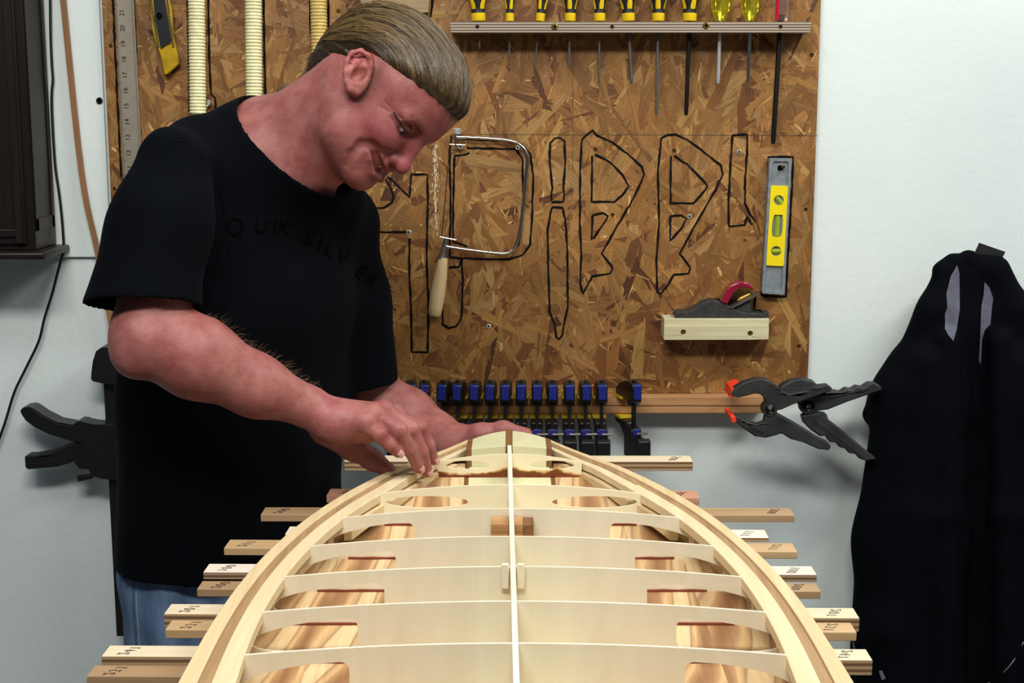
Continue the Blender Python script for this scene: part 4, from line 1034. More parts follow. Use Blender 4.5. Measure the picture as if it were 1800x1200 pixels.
# strongback beam that carries the sticks
inf = sorted(stick_info)
def zst(Y): return float(np.interp(Y, [i[0] for i in inf], [i[1] for i in inf]))
bench = thing('strongback', 'wooden strongback beam on trestle legs hidden under the surfboard frame', 'workbench', (0, 1.4, 0))
vs = []; fs = []; yy = []
for (Y, z, w) in inf: yy += [(Y-w/2-0.001, None), (Y-w/2+0.001, z), (Y+w/2-0.001, z), (Y+w/2+0.001, None)]
low = min(i[1] for i in inf) - 0.004
prof = [(Y_near, low)] + [(inf[0][0]-0.03, low)]
top = []
for (Y, z, w) in inf: top += [(Y-w/2+0.001, z-0.0002), (Y+w/2-0.001, z-0.0002)]
# simple beam below everything, plus a packer under each stick
MB().box((-0.05, Y_near, low-0.12), (0.05, 1.93, low-0.0005)).build('beam', P_s, bench, bevel=0.002)
for (Y, z, w) in inf:
    if z - low > 0.004: MB().box((-0.045, Y-w/2+0.001, low-0.0004), (0.045, Y+w/2-0.001, z-0.0002)).build('packer', P_s, bench)
for Y in (Y_near+0.1, 1.75):
    for sg in (-1, 1):
        MB().tube([(sg*0.03, Y, low-0.12), (sg*0.2, Y, 0.0)], 0.02, 4).build('leg', P_s, bench)
#@@PART3@@
# ------------------------------------------------------------------ smooth solid modelling (signed distances, surface nets)
V = lambda p: np.array(p, float)
class Solid:
    """ordered list of smooth-blended round cones and ellipsoids; keeps one continuous surface"""
    def __init__(s): s.p = []
    def cone(s, a, b, ra, rb, k=0.01, op='+', sq=None): s.p.append(('c', V(a), V(b), ra, rb, k, op, sq)); return s
    def chain(s, pts, rs, k=0.01, op='+', sq=None):
        for i in range(len(pts)-1): s.cone(pts[i], pts[i+1], rs[i], rs[i+1], k, op, sq)
        return s
    def ell(s, c, r, R=None, k=0.01, op='+'): s.p.append(('e', V(c), V(r), np.eye(3) if R is None else np.array(R, float), 0, k, op, None)); return s
    def plane(s, c, n, k=0.004, op='&'): n = V(n); s.p.append(('p', V(c), n/np.linalg.norm(n), 0, 0, k, op, None)); return s
    def fn(s, f, amp, op='d'): s.p.append(('f', f, amp, 0, 0, amp, op, None)); return s
    @staticmethod
    def one(q, P_):
        t = q[0]
        if t == 'c':
            a, b, ra, rb, sq = q[1], q[2], q[3], q[4], q[7]
            if sq is not None:       # squash: (direction, factor): distances along direction count 1/factor
                d, f = sq; d = V(d); 
                P2 = P_ + np.outer((P_-a) @ d, d)*(1/f-1); b2 = b + ((b-a) @ d)*d*(1/f-1)
            else: P2, b2, f = P_, b, 1
            pa = P2 - a; ba = b2 - a; h = np.clip((pa @ ba)/(ba @ ba), 0, 1)
            return np.linalg.norm(pa - np.outer(h, ba), axis=1) - (ra + (rb-ra)*h)
        if t == 'e':
            l = (P_ - q[1]) @ q[3]; r = q[2]
            k0 = np.linalg.norm(l/r, axis=1); k1 = np.linalg.norm(l/(r*r), axis=1) + 1e-9
            return k0*(k0-1)/k1
        if t == 'p': return (P_ - q[1]) @ q[2]
    def ev(s, P_, prims):
        d = np.full(len(P_), 10.0)
        for q in prims:
            if q[0] == 'f': d = d + q[1](P_); continue
            e = s.one(q, P_); k = q[5]; op = q[6]
            if op == '+': h = np.clip(0.5 + 0.5*(d-e)/k, 0, 1); d = d*(1-h) + e*h - k*h*(1-h)
            elif op == '-': e = -e; h = np.clip(0.5 - 0.5*(d-e)/k, 0, 1); d = d*(1-h) + e*h + k*h*(1-h)
            else: h = np.clip(0.5 - 0.5*(d-e)/k, 0, 1); d = d*(1-h) + e*h + k*h*(1-h)
        return d
    def mesh(s, lo, hi, h, n=16):
        lo = V(lo); hi = V(hi); B = n*h
        nb = np.ceil((hi-lo)/B).astype(int)
        I, J, K = np.meshgrid(*[np.arange(x) for x in nb], indexing='ij'); idx = np.stack([I.ravel(), J.ravel(), K.ravel()], 1)
        cen = lo + (idx + 0.5)*B; R = B*0.9
        dc = s.ev(cen, s.p)
        amp = sum(q[2] for q in s.p if q[0] == 'f')
        keep = np.abs(dc) < R*1.35 + 0.006 + amp
        allc = [None if q[0] == 'f' else s.one(q, cen) for q in s.p]
        g = np.arange(n+2); G = np.stack(np.meshgrid(g, g, g, indexing='ij'), -1).reshape(-1, 3)
        verts = {}; VK = []; VP = []; FC = []
        NX = int(nb.max()*n + 8); m = n+2
        for bi in np.nonzero(keep)[0]:
            prims = []
            for q, ac in zip(s.p, allc):
                if ac is None: prims.append(q); continue
                d = ac[bi]; k = q[5]; sl = (1/q[7][1] if q[7] else 1)
                if q[6] == '+' and d > (R*1.5 + k)*sl + 0.02 + (0.05 if q[0] == 'e' else 0): continue
                if q[6] == '-' and d > (R*1.5 + k)*sl + 0.02 + (0.03 if q[0] == 'e' else 0): continue
                if q[6] == '&' and d < -(R*1.5 + k): continue
                prims.append(q)
            if not any(q[6] == '+' for q in prims): continue
            o = idx[bi]*n - 1
            Pn = lo + (G + o)*h
            D = s.ev(Pn, prims).reshape(m, m, m)
            if D.min() > 0 or D.max() < 0: continue
            S = D < 0
            acc = np.zeros((m-1, m-1, m-1, 3)); cnt = np.zeros((m-1, m-1, m-1))
            cg = np.stack(np.meshgrid(*[np.arange(m-1)]*3, indexing='ij'), -1).astype(float)
            for ax in range(3):
                for a in (0, 1):
                    for b in (0, 1):
                        off = [0, 0, 0]; oth = [i for i in range(3) if i != ax]; off[oth[0]] = a; off[oth[1]] = b
                        sl0 = tuple(slice(off[i], off[i]+m-1) for i in range(3)); off2 = list(off); off2[ax] = 1
                        sl1 = tuple(slice(off2[i], off2[i]+m-1) for i in range(3))
                        d0 = D[sl0]; d1 = D[sl1]; cr = (S[sl0] != S[sl1])
                        t = np.where(cr, d0/np.where(cr, d0-d1, 1), 0)
                        pt = np.zeros_like(acc); pt[..., :] = off; pt[..., ax] += t
                        acc += pt*cr[..., None]; cnt += cr
            cell = cnt > 0
            pos = (cg + acc/np.maximum(cnt, 1)[..., None] + o)*h + lo
            gk = (cg.astype(np.int64) + o + 4); key = (gk[..., 0]*NX + gk[..., 1])*NX + gk[..., 2]
            VK.append(key[cell]); VP.append(pos[cell])
            for ax in range(3):
                b_, c_ = [(1, 2), (2, 0), (0, 1)][ax]
                sl0 = [slice(1, n+1)]*3; sl1 = list(sl0); sl1[ax] = slice(2, n+2)
                s0 = S[tuple(sl0)]; s1 = S[tuple(sl1)]; cr = s0 != s1
                w = np.argwhere(cr) + 1
                if not len(w): continue
                def kk(db, dc_):
                    q_ = w.copy(); q_[:, b_] -= db; q_[:, c_] -= dc_
                    return key[q_[:, 0], q_[:, 1], q_[:, 2]]
                quad = np.stack([kk(1, 1), kk(0, 1), kk(0, 0), kk(1, 0)], 1)
                fl = s0[cr]; quad[~fl] = quad[~fl][:, ::-1]
                FC.append(quad)
        VK = np.concatenate(VK); VP = np.concatenate(VP); FC = np.concatenate(FC)
        u, ix = np.unique(VK, return_index=True); F_ = np.searchsorted(u, FC)
        return VP[ix], F_
def npmesh(name, v, f, mat, parent, relax=1):
    v = np.array(v)
    for _ in range(relax):       # light smoothing
        acc = np.zeros_like(v); cnt = np.zeros(len(v))
        for a in range(4):
            i, j = f[:, a], f[:, (a+1) % 4]
            for q, r in ((i, j), (j, i)):
                for c in range(3): acc[:, c] += np.bincount(q, v[r, c], len(v))
                cnt += np.bincount(q, minlength=len(v))
        v = 0.5*v + 0.5*acc/np.maximum(cnt, 1)[:, None]
    lab = np.arange(len(v)); e0 = np.concatenate([f[:, a] for a in range(4)]); e1 = np.concatenate([f[:, (a+1) % 4] for a in range(4)])
    for _ in range(200):         # keep only the main piece
        m_ = np.minimum(lab[e0], lab[e1]); old = lab.copy()
        np.minimum.at(lab, lab[e0], m_); np.minimum.at(lab, lab[e1], m_); lab = lab[lab]
        if (lab == old).all(): break
    big = np.argmax(np.bincount(lab)); kf = lab[f[:, 0]] == big; f = f[kf]; used = np.unique(f); f = np.searchsorted(used, f); v = v[used]
    c = np.array([(v[:,0].min()+v[:,0].max())/2, (v[:,1].min()+v[:,1].max())/2, v[:,2].min()])
    me = bpy.data.meshes.new(name); me.vertices.add(len(v)); me.vertices.foreach_set('co', (v-c).ravel())
    me.loops.add(len(f)*4); me.loops.foreach_set('vertex_index', f.ravel().astype(np.int32))
    me.polygons.add(len(f)); me.polygons.foreach_set('loop_start', np.arange(0, len(f)*4, 4, dtype=np.int32))
    me.polygons.foreach_set('use_smooth', np.ones(len(f), bool)); me.update(calc_edges=True); me.validate()
    me.materials.append(mat); o = bpy.data.objects.new(name, me); C.objects.link(o); o['_w'] = tuple(c)
    if parent is not None: o.parent = parent; o.location = Vector(c) - Vector(parent['_w'])
    else: o.location = c
    return o, v, f
def bvh_of(v, f): return BVHTree.FromPolygons([tuple(a) for a in v], [tuple(int(i) for i in q) for q in f])

# ------------------------------------------------------------------ the man
man = thing('person', 'man in a black T-shirt and jeans bending over the surfboard frame', 'person', (P(400, 1000, 1.97).x, 1.97, 0))
A = lambda x, y, Y: np.array(P(x, y, Y))
# head frame
th, ps = math.radians(52), math.radians(22)
f0 = np.array([math.cos(th), 0, -math.sin(th)]); u0 = np.array([math.sin(th), 0, math.cos(th)]); l0 = np.array([0, 1.0, 0])
hf = f0*math.cos(ps) - l0*math.sin(ps); hl = f0*math.sin(ps) + l0*math.cos(ps); hu = u0
HR = np.stack([hf, hl, hu], 1)
HSC = 0.955
HO = A(630, 122, 1.80) + hl*0.071*HSC
H = lambda x, y, z: HO + HR @ np.array([x, y, z])*HSC
class Scaled:
    def __init__(s, S): s.S = S
    def cone(s, a, b, ra, rb, k=0.01, op='+', sq=None): s.S.cone(a, b, ra*HSC, rb*HSC, k*HSC, op, sq)
    def chain(s, pts, rs, k=0.01, op='+', sq=None): s.S.chain(pts, [r*HSC for r in rs], k*HSC, op, sq)
    def ell(s, c, r, R=None, k=0.01, op='+'): s.S.ell(c, [q*HSC for q in r], R, k*HSC, op)
    def snap(s, pts, out=0.0):       # bring points onto the surface built so far
        Q = np.array(pts, float); S = s.S; e = 4e-4
        for _ in range(12):
            d = S.ev(Q, S.p); g_ = np.stack([(S.ev(Q + np.eye(3)[i]*e, S.p) - S.ev(Q - np.eye(3)[i]*e, S.p))/(2*e) for i in range(3)], 1)
            n_ = g_/np.maximum(np.linalg.norm(g_, axis=1), 1e-6)[:, None]; Q = Q - n_*np.clip(d - out, -.004, .004)[:, None]
        return [q for q in Q]
SR = A(310, 305, 1.80); SL = A(606, 402, 2.06)
NB = A(462, 262, 1.93)                      # neck base
ER = A(262, 592, 1.685); WR = A(545, 716, 1.745)
EL = A(655, 700, 2.10); WL = A(795, 778, 2.02)
skin = Solid()
LIDS = []
def head(S):
    S.ell(H(.010,0,.034), (.091,.074,.070), HR, .02)
    S.ell(H(.048,0,.036), (.056,.061,.054), HR, .03)
    S.ell(H(.048,0,-.028), (.052,.058,.062), HR, .03)
    S.ell(H(.040,0,-.062), (.050,.047,.040), HR, .03)
    for s in (-1, 1):
        S.cone(H(.010,s*.056,-.022), H(.036,s*.047,-.070), .015, .015, .03)
        S.cone(H(.036,s*.047,-.070), H(.084,s*.016,-.088), .015, .014, .03)
        S.ell(H(.070,s*.038,-.022), (.026,.020,.020), HR, .016)       # cheekbone
        S.ell(H(.080,s*.030,-.030), (.0185,.0165,.0145), HR, .010)       # lifted smiling cheek
        S.cone(H(.098,s*.010,.017), H(.084,s*.046,.014), .009, .009, .014)   # brow
    S.ell(H(.086,0,-.090), (.016,.020,.014), HR, .014)                 # chin
    S.ell(H(.086,0,-.058), (.016,.026,.018), HR, .012)                 # muzzle
    for s in (-1, 1):
        S.ell(H(.101,s*.032,.003), (.015,.017,.0105), HR, .012, '-')  # socket
        S.ell(H(.0815,s*.0315,.003), (.0135,.0145,.0125), HR, .004)   # lids
    S.chain([H(.092,0,.014), H(.102,0,-.008), H(.112,0,-.030)], [.0085,.008,.0095], .010)
    S.ell(H(.1135,0,-.036), (.0115,.0115,.0100), HR, .006)             # tip
    for s in (-1, 1):
        S.ell(H(.1000,s*.0135,-.038), (.0100,.0070,.0078), HR, .006)
        S.ell(H(.1060,s*.0065,-.0455), (.0045,.0030,.0030), HR, .002, '-')
        pass
    LIDS.clear()
    for s in (-1, 1):
        fold = S.snap([H(.101,s*.0195,-.031), H(.092,s*.032,-.036), H(.080,s*.041,-.044), H(.071,s*.044,-.058), H(.070,s*.040,-.074), H(.076,s*.032,-.086)])
        lip_u = S.snap([H(.103,0,-.0535), H(.098,s*.014,-.0520), H(.088,s*.027,-.0455), H(.077,s*.0365,-.0395)])
        lip_l = S.snap([H(.100,0,-.0710), H(.095,s*.014,-.0690), H(.086,s*.027,-.0600), H(.076,s*.0365,-.0465)])
        gap = S.snap([H(.103,0,-.0620), H(.098,s*.014,-.0600), H(.088,s*.028,-.0525), H(.0765,s*.0385,-.0425)])
        slit = S.snap([H(.066,s*.0490,.0050), H(.076,s*.0460,.0035), H(.087,s*.0405,.0005), H(.0945,s*.031,-.0025), H(.0925,s*.0205,-.0015)])
        crease = S.snap([H(.076,s*.048,.0105), H(.087,s*.042,.0115), H(.094,s*.032,.0105), H(.093,s*.021,.0095)])
        bag = S.snap([H(.070,s*.048,-.0050), H(.082,s*.042,-.0110), H(.089,s*.032,-.0125), H(.090,s*.022,-.0100)])
        S.chain(lip_u, [.0046,.0044,.0034,.0018], .004); S.chain(lip_l, [.0056,.0052,.0038,.0018], .004)
        S.chain(gap, [.0070,.0072,.0060,.0018], .0022, '-')
        S.chain(fold, [.0008,.0024,.0034,.0034,.0024,.0006], .009, '-')
        S.chain(slit, [.0005,.0011,.0014,.0014,.0007], .0022, '-')
        S.chain(crease, [.0006,.0011,.0011,.0006], .005, '-'); S.chain(bag, [.0005,.0010,.0010,.0005], .005, '-')
        LIDS.append(slit)
        for (a0, b0) in (((.064,.0515,.0075), (.055,.0570,.013)), ((.064,.0520,.0025), (.054,.0580,.004)), ((.065,.0515,-.002), (.055,.0575,-.006))):
            q_ = S.snap([H(a0[0], s*a0[1], a0[2]), H(b0[0], s*b0[1], b0[2])]); S.cone(q_[0], q_[1], .0007, .0003, .003, '-')
    # ears
    for s in (-1, 1):
        E = lambda a, b, o: H(.012 + (a*.80 - b*.60)*.88, s*(.0735+o+.004-.25*a), -.003 + (a*.60 + b*.80)*.88)   # ear plane, leaning back
        S.ell(E(-.001, .003, .000), (.0165,.0075,.0315), np.stack([HR @ np.array([.8,0,.6]), hl, HR @ np.array([-.6,0,.8])], 1), .006)
        hel = [E(.010,.004,.002), E(.0135,.018,.006), E(.008,.030,.010), E(-.004,.0335,.012), E(-.0145,.026,.014), E(-.018,.012,.014), E(-.0165,-.004,.012), E(-.0115,-.016,.009), E(-.005,-.0245,.006), E(.003,-.026,.003)]
        S.chain(hel, [.0026,.0030,.0032,.0034,.0034,.0034,.0032,.0036,.0052,.0045], .003)
        S.chain([E(-.012,.016,.006), E(-.012,0,.006), E(-.004,-.014,.004)], [.007,.008,.006], .004)
        S.chain([E(-.002,.022,.008), E(-.010,.008,.008), E(-.009,-.006,.008)], [.0022,.0026,.0022], .003)
        S.ell(E(.002,.000,.009), (.0085,.008,.012), HR, .003, '-')
        S.chain([E(.004,.022,.009), E(-.006,.027,.011), E(-.0135,.018,.012), E(-.0135,.004,.011)], [.0016,.0018,.0018,.0014], .002, '-')
        S.cone(E(.012,-.004,.002), E(.009,-.012,.002), .0035, .003, .004)   # tragus
head(Scaled(skin))
# neck, trapezius, throat
skin.cone(H(-.004,0,-.042), A(470,272,1.93), .049, .064, .03)
skin.cone(H(.030,0,-.060), A(505,318,1.90), .036, .050, .03)
skin.cone(H(-.035,-.030,-.02), A(480,235,1.89), .022, .028, .03)
skin.cone(H(.005,-.050,-.045), A(520,320,1.865), .014, .012, .02)     # neck muscle
skin.cone(A(470,285,1.93), SR, .040, .038, .05); skin.cone(NB, SL, .055, .045, .05)
# torso core (under the shirt)
sd = (SL-SR)/np.linalg.norm(SL-SR); fw = np.cross(sd, [0,0,1.0]); fw /= np.linalg.norm(fw)
HIP = A(418, 985, 1.97); WA = A(425, 800, 1.96); CH = A(440, 470, 1.94)
skin.chain([A(455,330,1.93), CH, WA, HIP], [.085,.10,.09,.09], .05)
# right arm
skin.chain([SR, A(286,430,1.735), ER], [.042,.045,.043], .02)
skin.cone(ER, A(345,628,1.695), .043, .0475, .02); skin.cone(A(345,628,1.695), A(450,678,1.72), .0475, .0360, .02); skin.cone(A(450,678,1.72), WR, .0360, .0250, .02)
skin.ell(A(236,628,1.67), (.022,.02,.022), None, .02)
# left arm
skin.chain([SL, A(625,560,2.08), EL], [.045,.042,.040], .02)
skin.chain([EL, A(715,733,2.08), A(765,765,2.045), WL], [.042,.041,.032,.027], .02)
# right hand, palm down, thumb under
mcp = [A(644,744,1.722), A(657,728,1.738), A(675,724,1.757), A(694,731,1.776)]
skin.cone(WR, A(590,742,1.742), .0245, .023, .01)
for m_, r in zip(mcp, (.0120,.0125,.0128,.0125)): skin.cone(A(575,735,1.745), m_, .021, r, .012)
skin.cone(A(600,752,1.742), A(646,758,1.745), .021, .015, .012)
fing = [([mcp[0], A(668,765,1.716), A(686,782,1.719), A(700,795,1.724)], [.0108,.0088,.0080,.0070]),
        ([mcp[1], A(702,757,1.728), A(721,790,1.735), A(736,822,1.748)], [.0118,.0102,.0088,.0074]),
        ([mcp[2], A(724,755,1.750), A(741,793,1.752), A(751,829,1.762)], [.0120,.0102,.0088,.0074]),
        ([mcp[3], A(739,753,1.772), A(753,783,1.774), A(762,808,1.780)], [.0116,.0098,.0086,.0072])]
for pts, rs in fing:
    skin.chain(pts, rs, .0035)
    skin.ell(pts[1] + np.array([0.000,-.0035,.0035]), (.0085,.0075,.0070), None, .006)   # knuckle
for m_ in mcp: skin.ell(m_ + np.array([0,-.002,.006]), (.010,.009,.008), None, .008)
# webs between fingers cut clean
skin.chain([A(570,755,1.76), A(620,785,1.775), A(655,808,1.782), A(683,826,1.775)], [.019,.0165,.0125,.0095], .010)   # thumb
# left hand on the far side of the nose
lp_ = WL
skin.cone(WL, A(850,785,2.018), .026, .024, .012)
skin.chain([A(808,770,2.012), A(845,763,2.002), A(885,756,1.998), A(925,763,2.000)], [.0185,.0150,.0125,.0095], .010)
for k, (a, b) in enumerate(((0, 0), (10, .012), (20, .024), (30, .034))):
    skin.chain([A(850,780+a*.5,2.022), A(885,788+a,2.016-b*.3), A(915,803+a,2.010), A(925,822+a,2.0)], [.0115,.0100,.0090,.0075], .004)
skin_v, skin_f = skin.mesh((-.75, 1.55, .70), (.15, 2.22, 1.62), .0019)
print('skin verts', len(skin_v))
def skinmat():
    m, nt, b = newmat('skin'); b.inputs['Roughness'].default_value = 0.5; b.inputs['Specular IOR Level'].default_value = 0.35
    b.inputs['Subsurface Weight'].default_value = 0.12; b.inputs['Subsurface Radius'].default_value = (0.012, 0.004, 0.002); b.inputs['Subsurface Scale'].default_value = 0.6
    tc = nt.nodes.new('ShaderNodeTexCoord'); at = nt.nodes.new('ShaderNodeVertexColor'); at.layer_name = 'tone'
    n = nt.nodes.new('ShaderNodeTexNoise'); n.inputs['Scale'].default_value = 34; n.inputs['Detail'].default_value = 6; n.inputs['Roughness'].default_value = 0.65
    nt.links.new(tc.outputs['Object'], n.inputs['Vector'])
    r = nt.nodes.new('ShaderNodeValToRGB'); r.color_ramp.elements[0].position = 0.32; r.color_ramp.elements[1].position = 0.68
    r.color_ramp.elements[0].color = (0.66, 0.44, 0.45, 1); r.color_ramp.elements[1].color = (1.0, 1.0, 1.0, 1)
    nt.links.new(n.outputs['Fac'], r.inputs['Fac'])
    mx = nt.nodes.new('ShaderNodeMix'); mx.data_type = 'RGBA'; mx.blend_type = 'MULTIPLY'; mx.inputs[0].default_value = 1
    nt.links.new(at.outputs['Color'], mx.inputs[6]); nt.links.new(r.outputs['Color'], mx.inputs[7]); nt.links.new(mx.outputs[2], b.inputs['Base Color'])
    n2 = nt.nodes.new('ShaderNodeTexNoise'); n2.inputs['Scale'].default_value = 420; n2.inputs['Detail'].default_value = 3; nt.links.new(tc.outputs['Object'], n2.inputs['Vector'])
    v = nt.nodes.new('ShaderNodeTexVoronoi'); v.inputs['Scale'].default_value = 650; nt.links.new(tc.outputs['Object'], v.inputs['Vector'])
    ad = nt.nodes.new('ShaderNodeMath'); ad.operation = 'ADD'; nt.links.new(n2.outputs['Fac'], ad.inputs[0]); nt.links.new(v.outputs['Distance'], ad.inputs[1])
    bp = nt.nodes.new('ShaderNodeBump'); bp.inputs['Strength'].default_value = 0.35; bp.inputs['Distance'].default_value = 0.0006
    nt.links.new(ad.outputs[0], bp.inputs['Height']); nt.links.new(bp.outputs['Normal'], b.inputs['Normal'])
    return m
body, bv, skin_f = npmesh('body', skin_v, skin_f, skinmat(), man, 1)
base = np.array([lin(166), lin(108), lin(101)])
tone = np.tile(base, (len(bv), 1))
def blend(c, r, col, s):
    w = np.clip(1 - np.linalg.norm(bv - c, axis=1)/r, 0, 1); w = (w*w*(3-2*w))*s
    tone[:] = tone*(1-w[:, None]) + np.array([lin(x) for x in col])*w[:, None]
blend(H(.09,0,-.02), .10, (140,66,72), .8); blend(H(.06,-.05,-.03), .055, (146,74,76), .7); blend(H(.09,0,.05), .06, (136,66,70), .6); blend(H(.114,0,-.036), .02, (156,68,76), .6)  # ruddier face skin, darkened too so the colour carries the face's shade
for t in range(6):
    for s in (-1, 1):
        blend(H(.1025-.0035*t*.8, s*.006*t, -.0535+.0008*t), .0055, (142,58,62), .7); blend(H(.0975-.003*t*.8, s*.0055*t, -.068+.003*t), .006, (142,58,62), .7)
        blend(H(.098-.003*t, s*(.014+.007*t), .0165+.001*t), .0055, (120,84,62), .55)
for p in ((-.012,-.08,.02),(-.02,-.08,.03),(-.004,-.08,.0)): blend(H(*p), .03, (176,82,80), .6)
for p in ((.016,-.068,.018),(.022,-.068,.006),(.026,-.068,-.008),(.024,-.068,-.022)): blend(H(*p), .020, (92,62,46), .6)       # sideburn stubble
blend(H(.05,-.04,-.08), .05, (138,84,78), .5); blend(H(.09,0,-.085), .035, (140,84,80), .5)
for pts, rs in fing:
    blend(pts[1], .016, (184,98,96), .5); blend(pts[3], .014, (192,112,106), .5)
for m_ in mcp: blend(m_, .02, (184,104,100), .4)
blend(A(225,640,1.66), .045, (156,80,82), .4)
blend(A(590,720,1.72), .05, (190,122,122), .4)
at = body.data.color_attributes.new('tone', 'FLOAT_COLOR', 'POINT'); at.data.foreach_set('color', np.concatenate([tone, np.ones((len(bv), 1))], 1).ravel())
# eyes, teeth, nails, brows
M['eye'] = plain('eye_white', (170, 150, 145), 0.15, vary=0.02); M['iris'] = plain('iris', (30, 34, 40), 0.1); M['teeth'] = plain('teeth', (206, 194, 170), 0.25, vary=0.03)
for s in (-1, 1):
    c = H(.0815, s*.0315, .0)
    mb = MB(); mb.lathe(Vector(c) + Vector(hf)*-.0115, Vector(c) + Vector(hf), [(0.0115 - .0115*math.cos(t), max(1e-4, .0115*math.sin(t))) for t in np.linspace(0, math.pi, 15)], 18)
    e = mb.build('eye', M['eye'], man, smooth=True)
    d = Vector(HR @ np.array([.90, 0, -.43])); q = Vector(c) + d*.0109
    MB().lathe(q, q + d, [(0, .0055), (.0006, .0052), (.0010, .003), (.0011, .0005)], 16).build('iris', M['iris'], e, smooth=True)
mb = MB()
for t in np.linspace(-1, 1, 11):
    x = .0925 - .0150*t*t; p0 = H(x, t*.0265, -.0560+.0090*t*t); p1 = H(x-.0005, t*.0265, -.0615+.0095*t*t)
    mb.tube([p0, p1], .0024, 8)
mb.build('teeth', M['teeth'], man, smooth=True)
M['nail'] = plain('nail', (206, 150, 144), 0.22, vary=0.03)
for (pts, rs), up_ in zip(fing, ((-.2,-.75,.6), (.45,-.75,.45), (.55,-.72,.40), (.65,-.6,.45))):
    tdir = (pts[3]-pts[2]); tdir /= np.linalg.norm(tdir); up_ = V(up_); up_ -= tdir*(up_ @ tdir); up_ /= np.linalg.norm(up_); sd_ = np.cross(tdir, up_)
    c = pts[3] + up_*(rs[3]*0.80) + tdir*.0005; r = rs[3]
    vs = []; nn = 7
    for i in range(nn):
        for j in range(nn):
            a = (i/(nn-1)-.5)*2; b = (j/(nn-1)-.5)*2
            rr_ = 1 - 0.12*b*b*(a > 0)
            vs.append(c + tdir*(a*.0058*rr_) + sd_*(r*.66*math.sin(b*1.05)) + up_*(r*.30*math.cos(b*1.2) - .0012*a*a - 0.0002))
    fs = [(i*nn+j, (i+1)*nn+j, (i+1)*nn+j+1, i*nn+j+1) for i in range(nn-1) for j in range(nn-1)]
    MB().add(vs, fs).build('fingernail', M['nail'], man, smooth=True)

# hair: a combed-back cap with strands
def hairmat(name, c1, c2):
    m, nt, b = newmat(name); b.inputs['Roughness'].default_value = 0.38; b.inputs['Specular IOR Level'].default_value = 0.5
    oi = nt.nodes.new('ShaderNodeVertexColor'); oi.layer_name = 'strand'
    nt.links.new(oi.outputs['Color'], b.inputs['Base Color']); return m
hair = Solid()
hair.ell(H(.008,0,.034), (.099*HSC,.0800*HSC,.080*HSC), HR, .02)
hair.ell(H(.050,0,.044), (.058*HSC,.066*HSC,.058*HSC), HR, .03)
hair.chain([H(-.048,0,.030), H(-.055,0,-.010), H(-.062,0,-.042)], [.046,.038,.024], .03)
# cut: everything below the hairline
ha = HR @ np.array([-.32, 0, 1]); ha /= np.linalg.norm(ha)
hb = HR @ np.array([-.88, 0, .47]); hb /= np.linalg.norm(hb)
hc = H(.0, 0, .022); hd = H(-.006, 0, .026)
class HairSolid(Solid):
    def ev(s, P_, prims):
        d = super().ev(P_, prims)
        pa = -((P_ - hc) @ ha); pb = -((P_ - hd) @ hb)
        e = np.minimum(pa, pb)      # keep where either half-space is inside
        k = .022; h = np.clip(0.5 - 0.5*(d-e)/k, 0, 1)
        return d*(1-h) + e*h + k*h*(1-h)
hs = HairSolid(); hs.p = hair.p
def comb(P_):       # grooves that follow the comb direction
    l = (P_ - H(-.09, 0, -.02)) @ HR
    ang = np.arctan2(l[:, 1], l[:, 2] + 0.03)
    return 0.0011*np.sin(ang*46 + 3*np.sin(l[:, 0]*40)) + 0.0007*np.sin(ang*95+1.3)
hs.fn(comb, .002)
hv, hfc = hs.mesh((HO[0]-.16, HO[1]-.14, HO[2]-.12), (HO[0]+.20, HO[1]+.14, HO[2]+.18), .0022)
HM = hairmat('fair_brown_hair', 0, 0)
ho, hv, hfc = npmesh('hair', hv, hfc, HM, man, 1)
def haircol(n, v, l):
    return None
lcl = (hv - HO) @ HR
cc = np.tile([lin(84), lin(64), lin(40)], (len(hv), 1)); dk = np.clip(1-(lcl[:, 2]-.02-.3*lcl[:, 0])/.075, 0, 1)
cc = cc*(1-.72*dk[:, None]); g_ = 1 + .22*np.sin(np.arctan2(lcl[:, 1], lcl[:, 2]+.03)*60)  # shade put into the cap colour, darker towards hairline and underside
cc = cc*g_[:, None]
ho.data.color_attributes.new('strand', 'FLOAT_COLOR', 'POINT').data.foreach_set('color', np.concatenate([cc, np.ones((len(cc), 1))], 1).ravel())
hb_t = bvh_of(hv, hfc)
sv = []; sf = []; scol = []
G0 = H(-.088, 0, -.030)
def addstrand(pts, r, col):
    o = len(sv); m = len(pts)
    for i, p in enumerate(pts):
        t = pts[min(i+1, m-1)] - pts[max(i-1, 0)]; t = t/(np.linalg.norm(t)+1e-9)
        u = np.cross(t, [0.3, 1, 0.2]); u /= (np.linalg.norm(u)+1e-9); w = np.cross(t, u)
        rr_ = r*(1 if 0 < i < m-1 else .4)
        for k in range(3): a = 2*math.pi*k/3; sv.append(p + (u*math.cos(a) + w*math.sin(a))*rr_); scol.append(col)
    for i in range(m-1):
        for k in range(3): a = o+i*3+k; b = o+i*3+(k+1) % 3; sf.append((a, b, b+3, a+3))
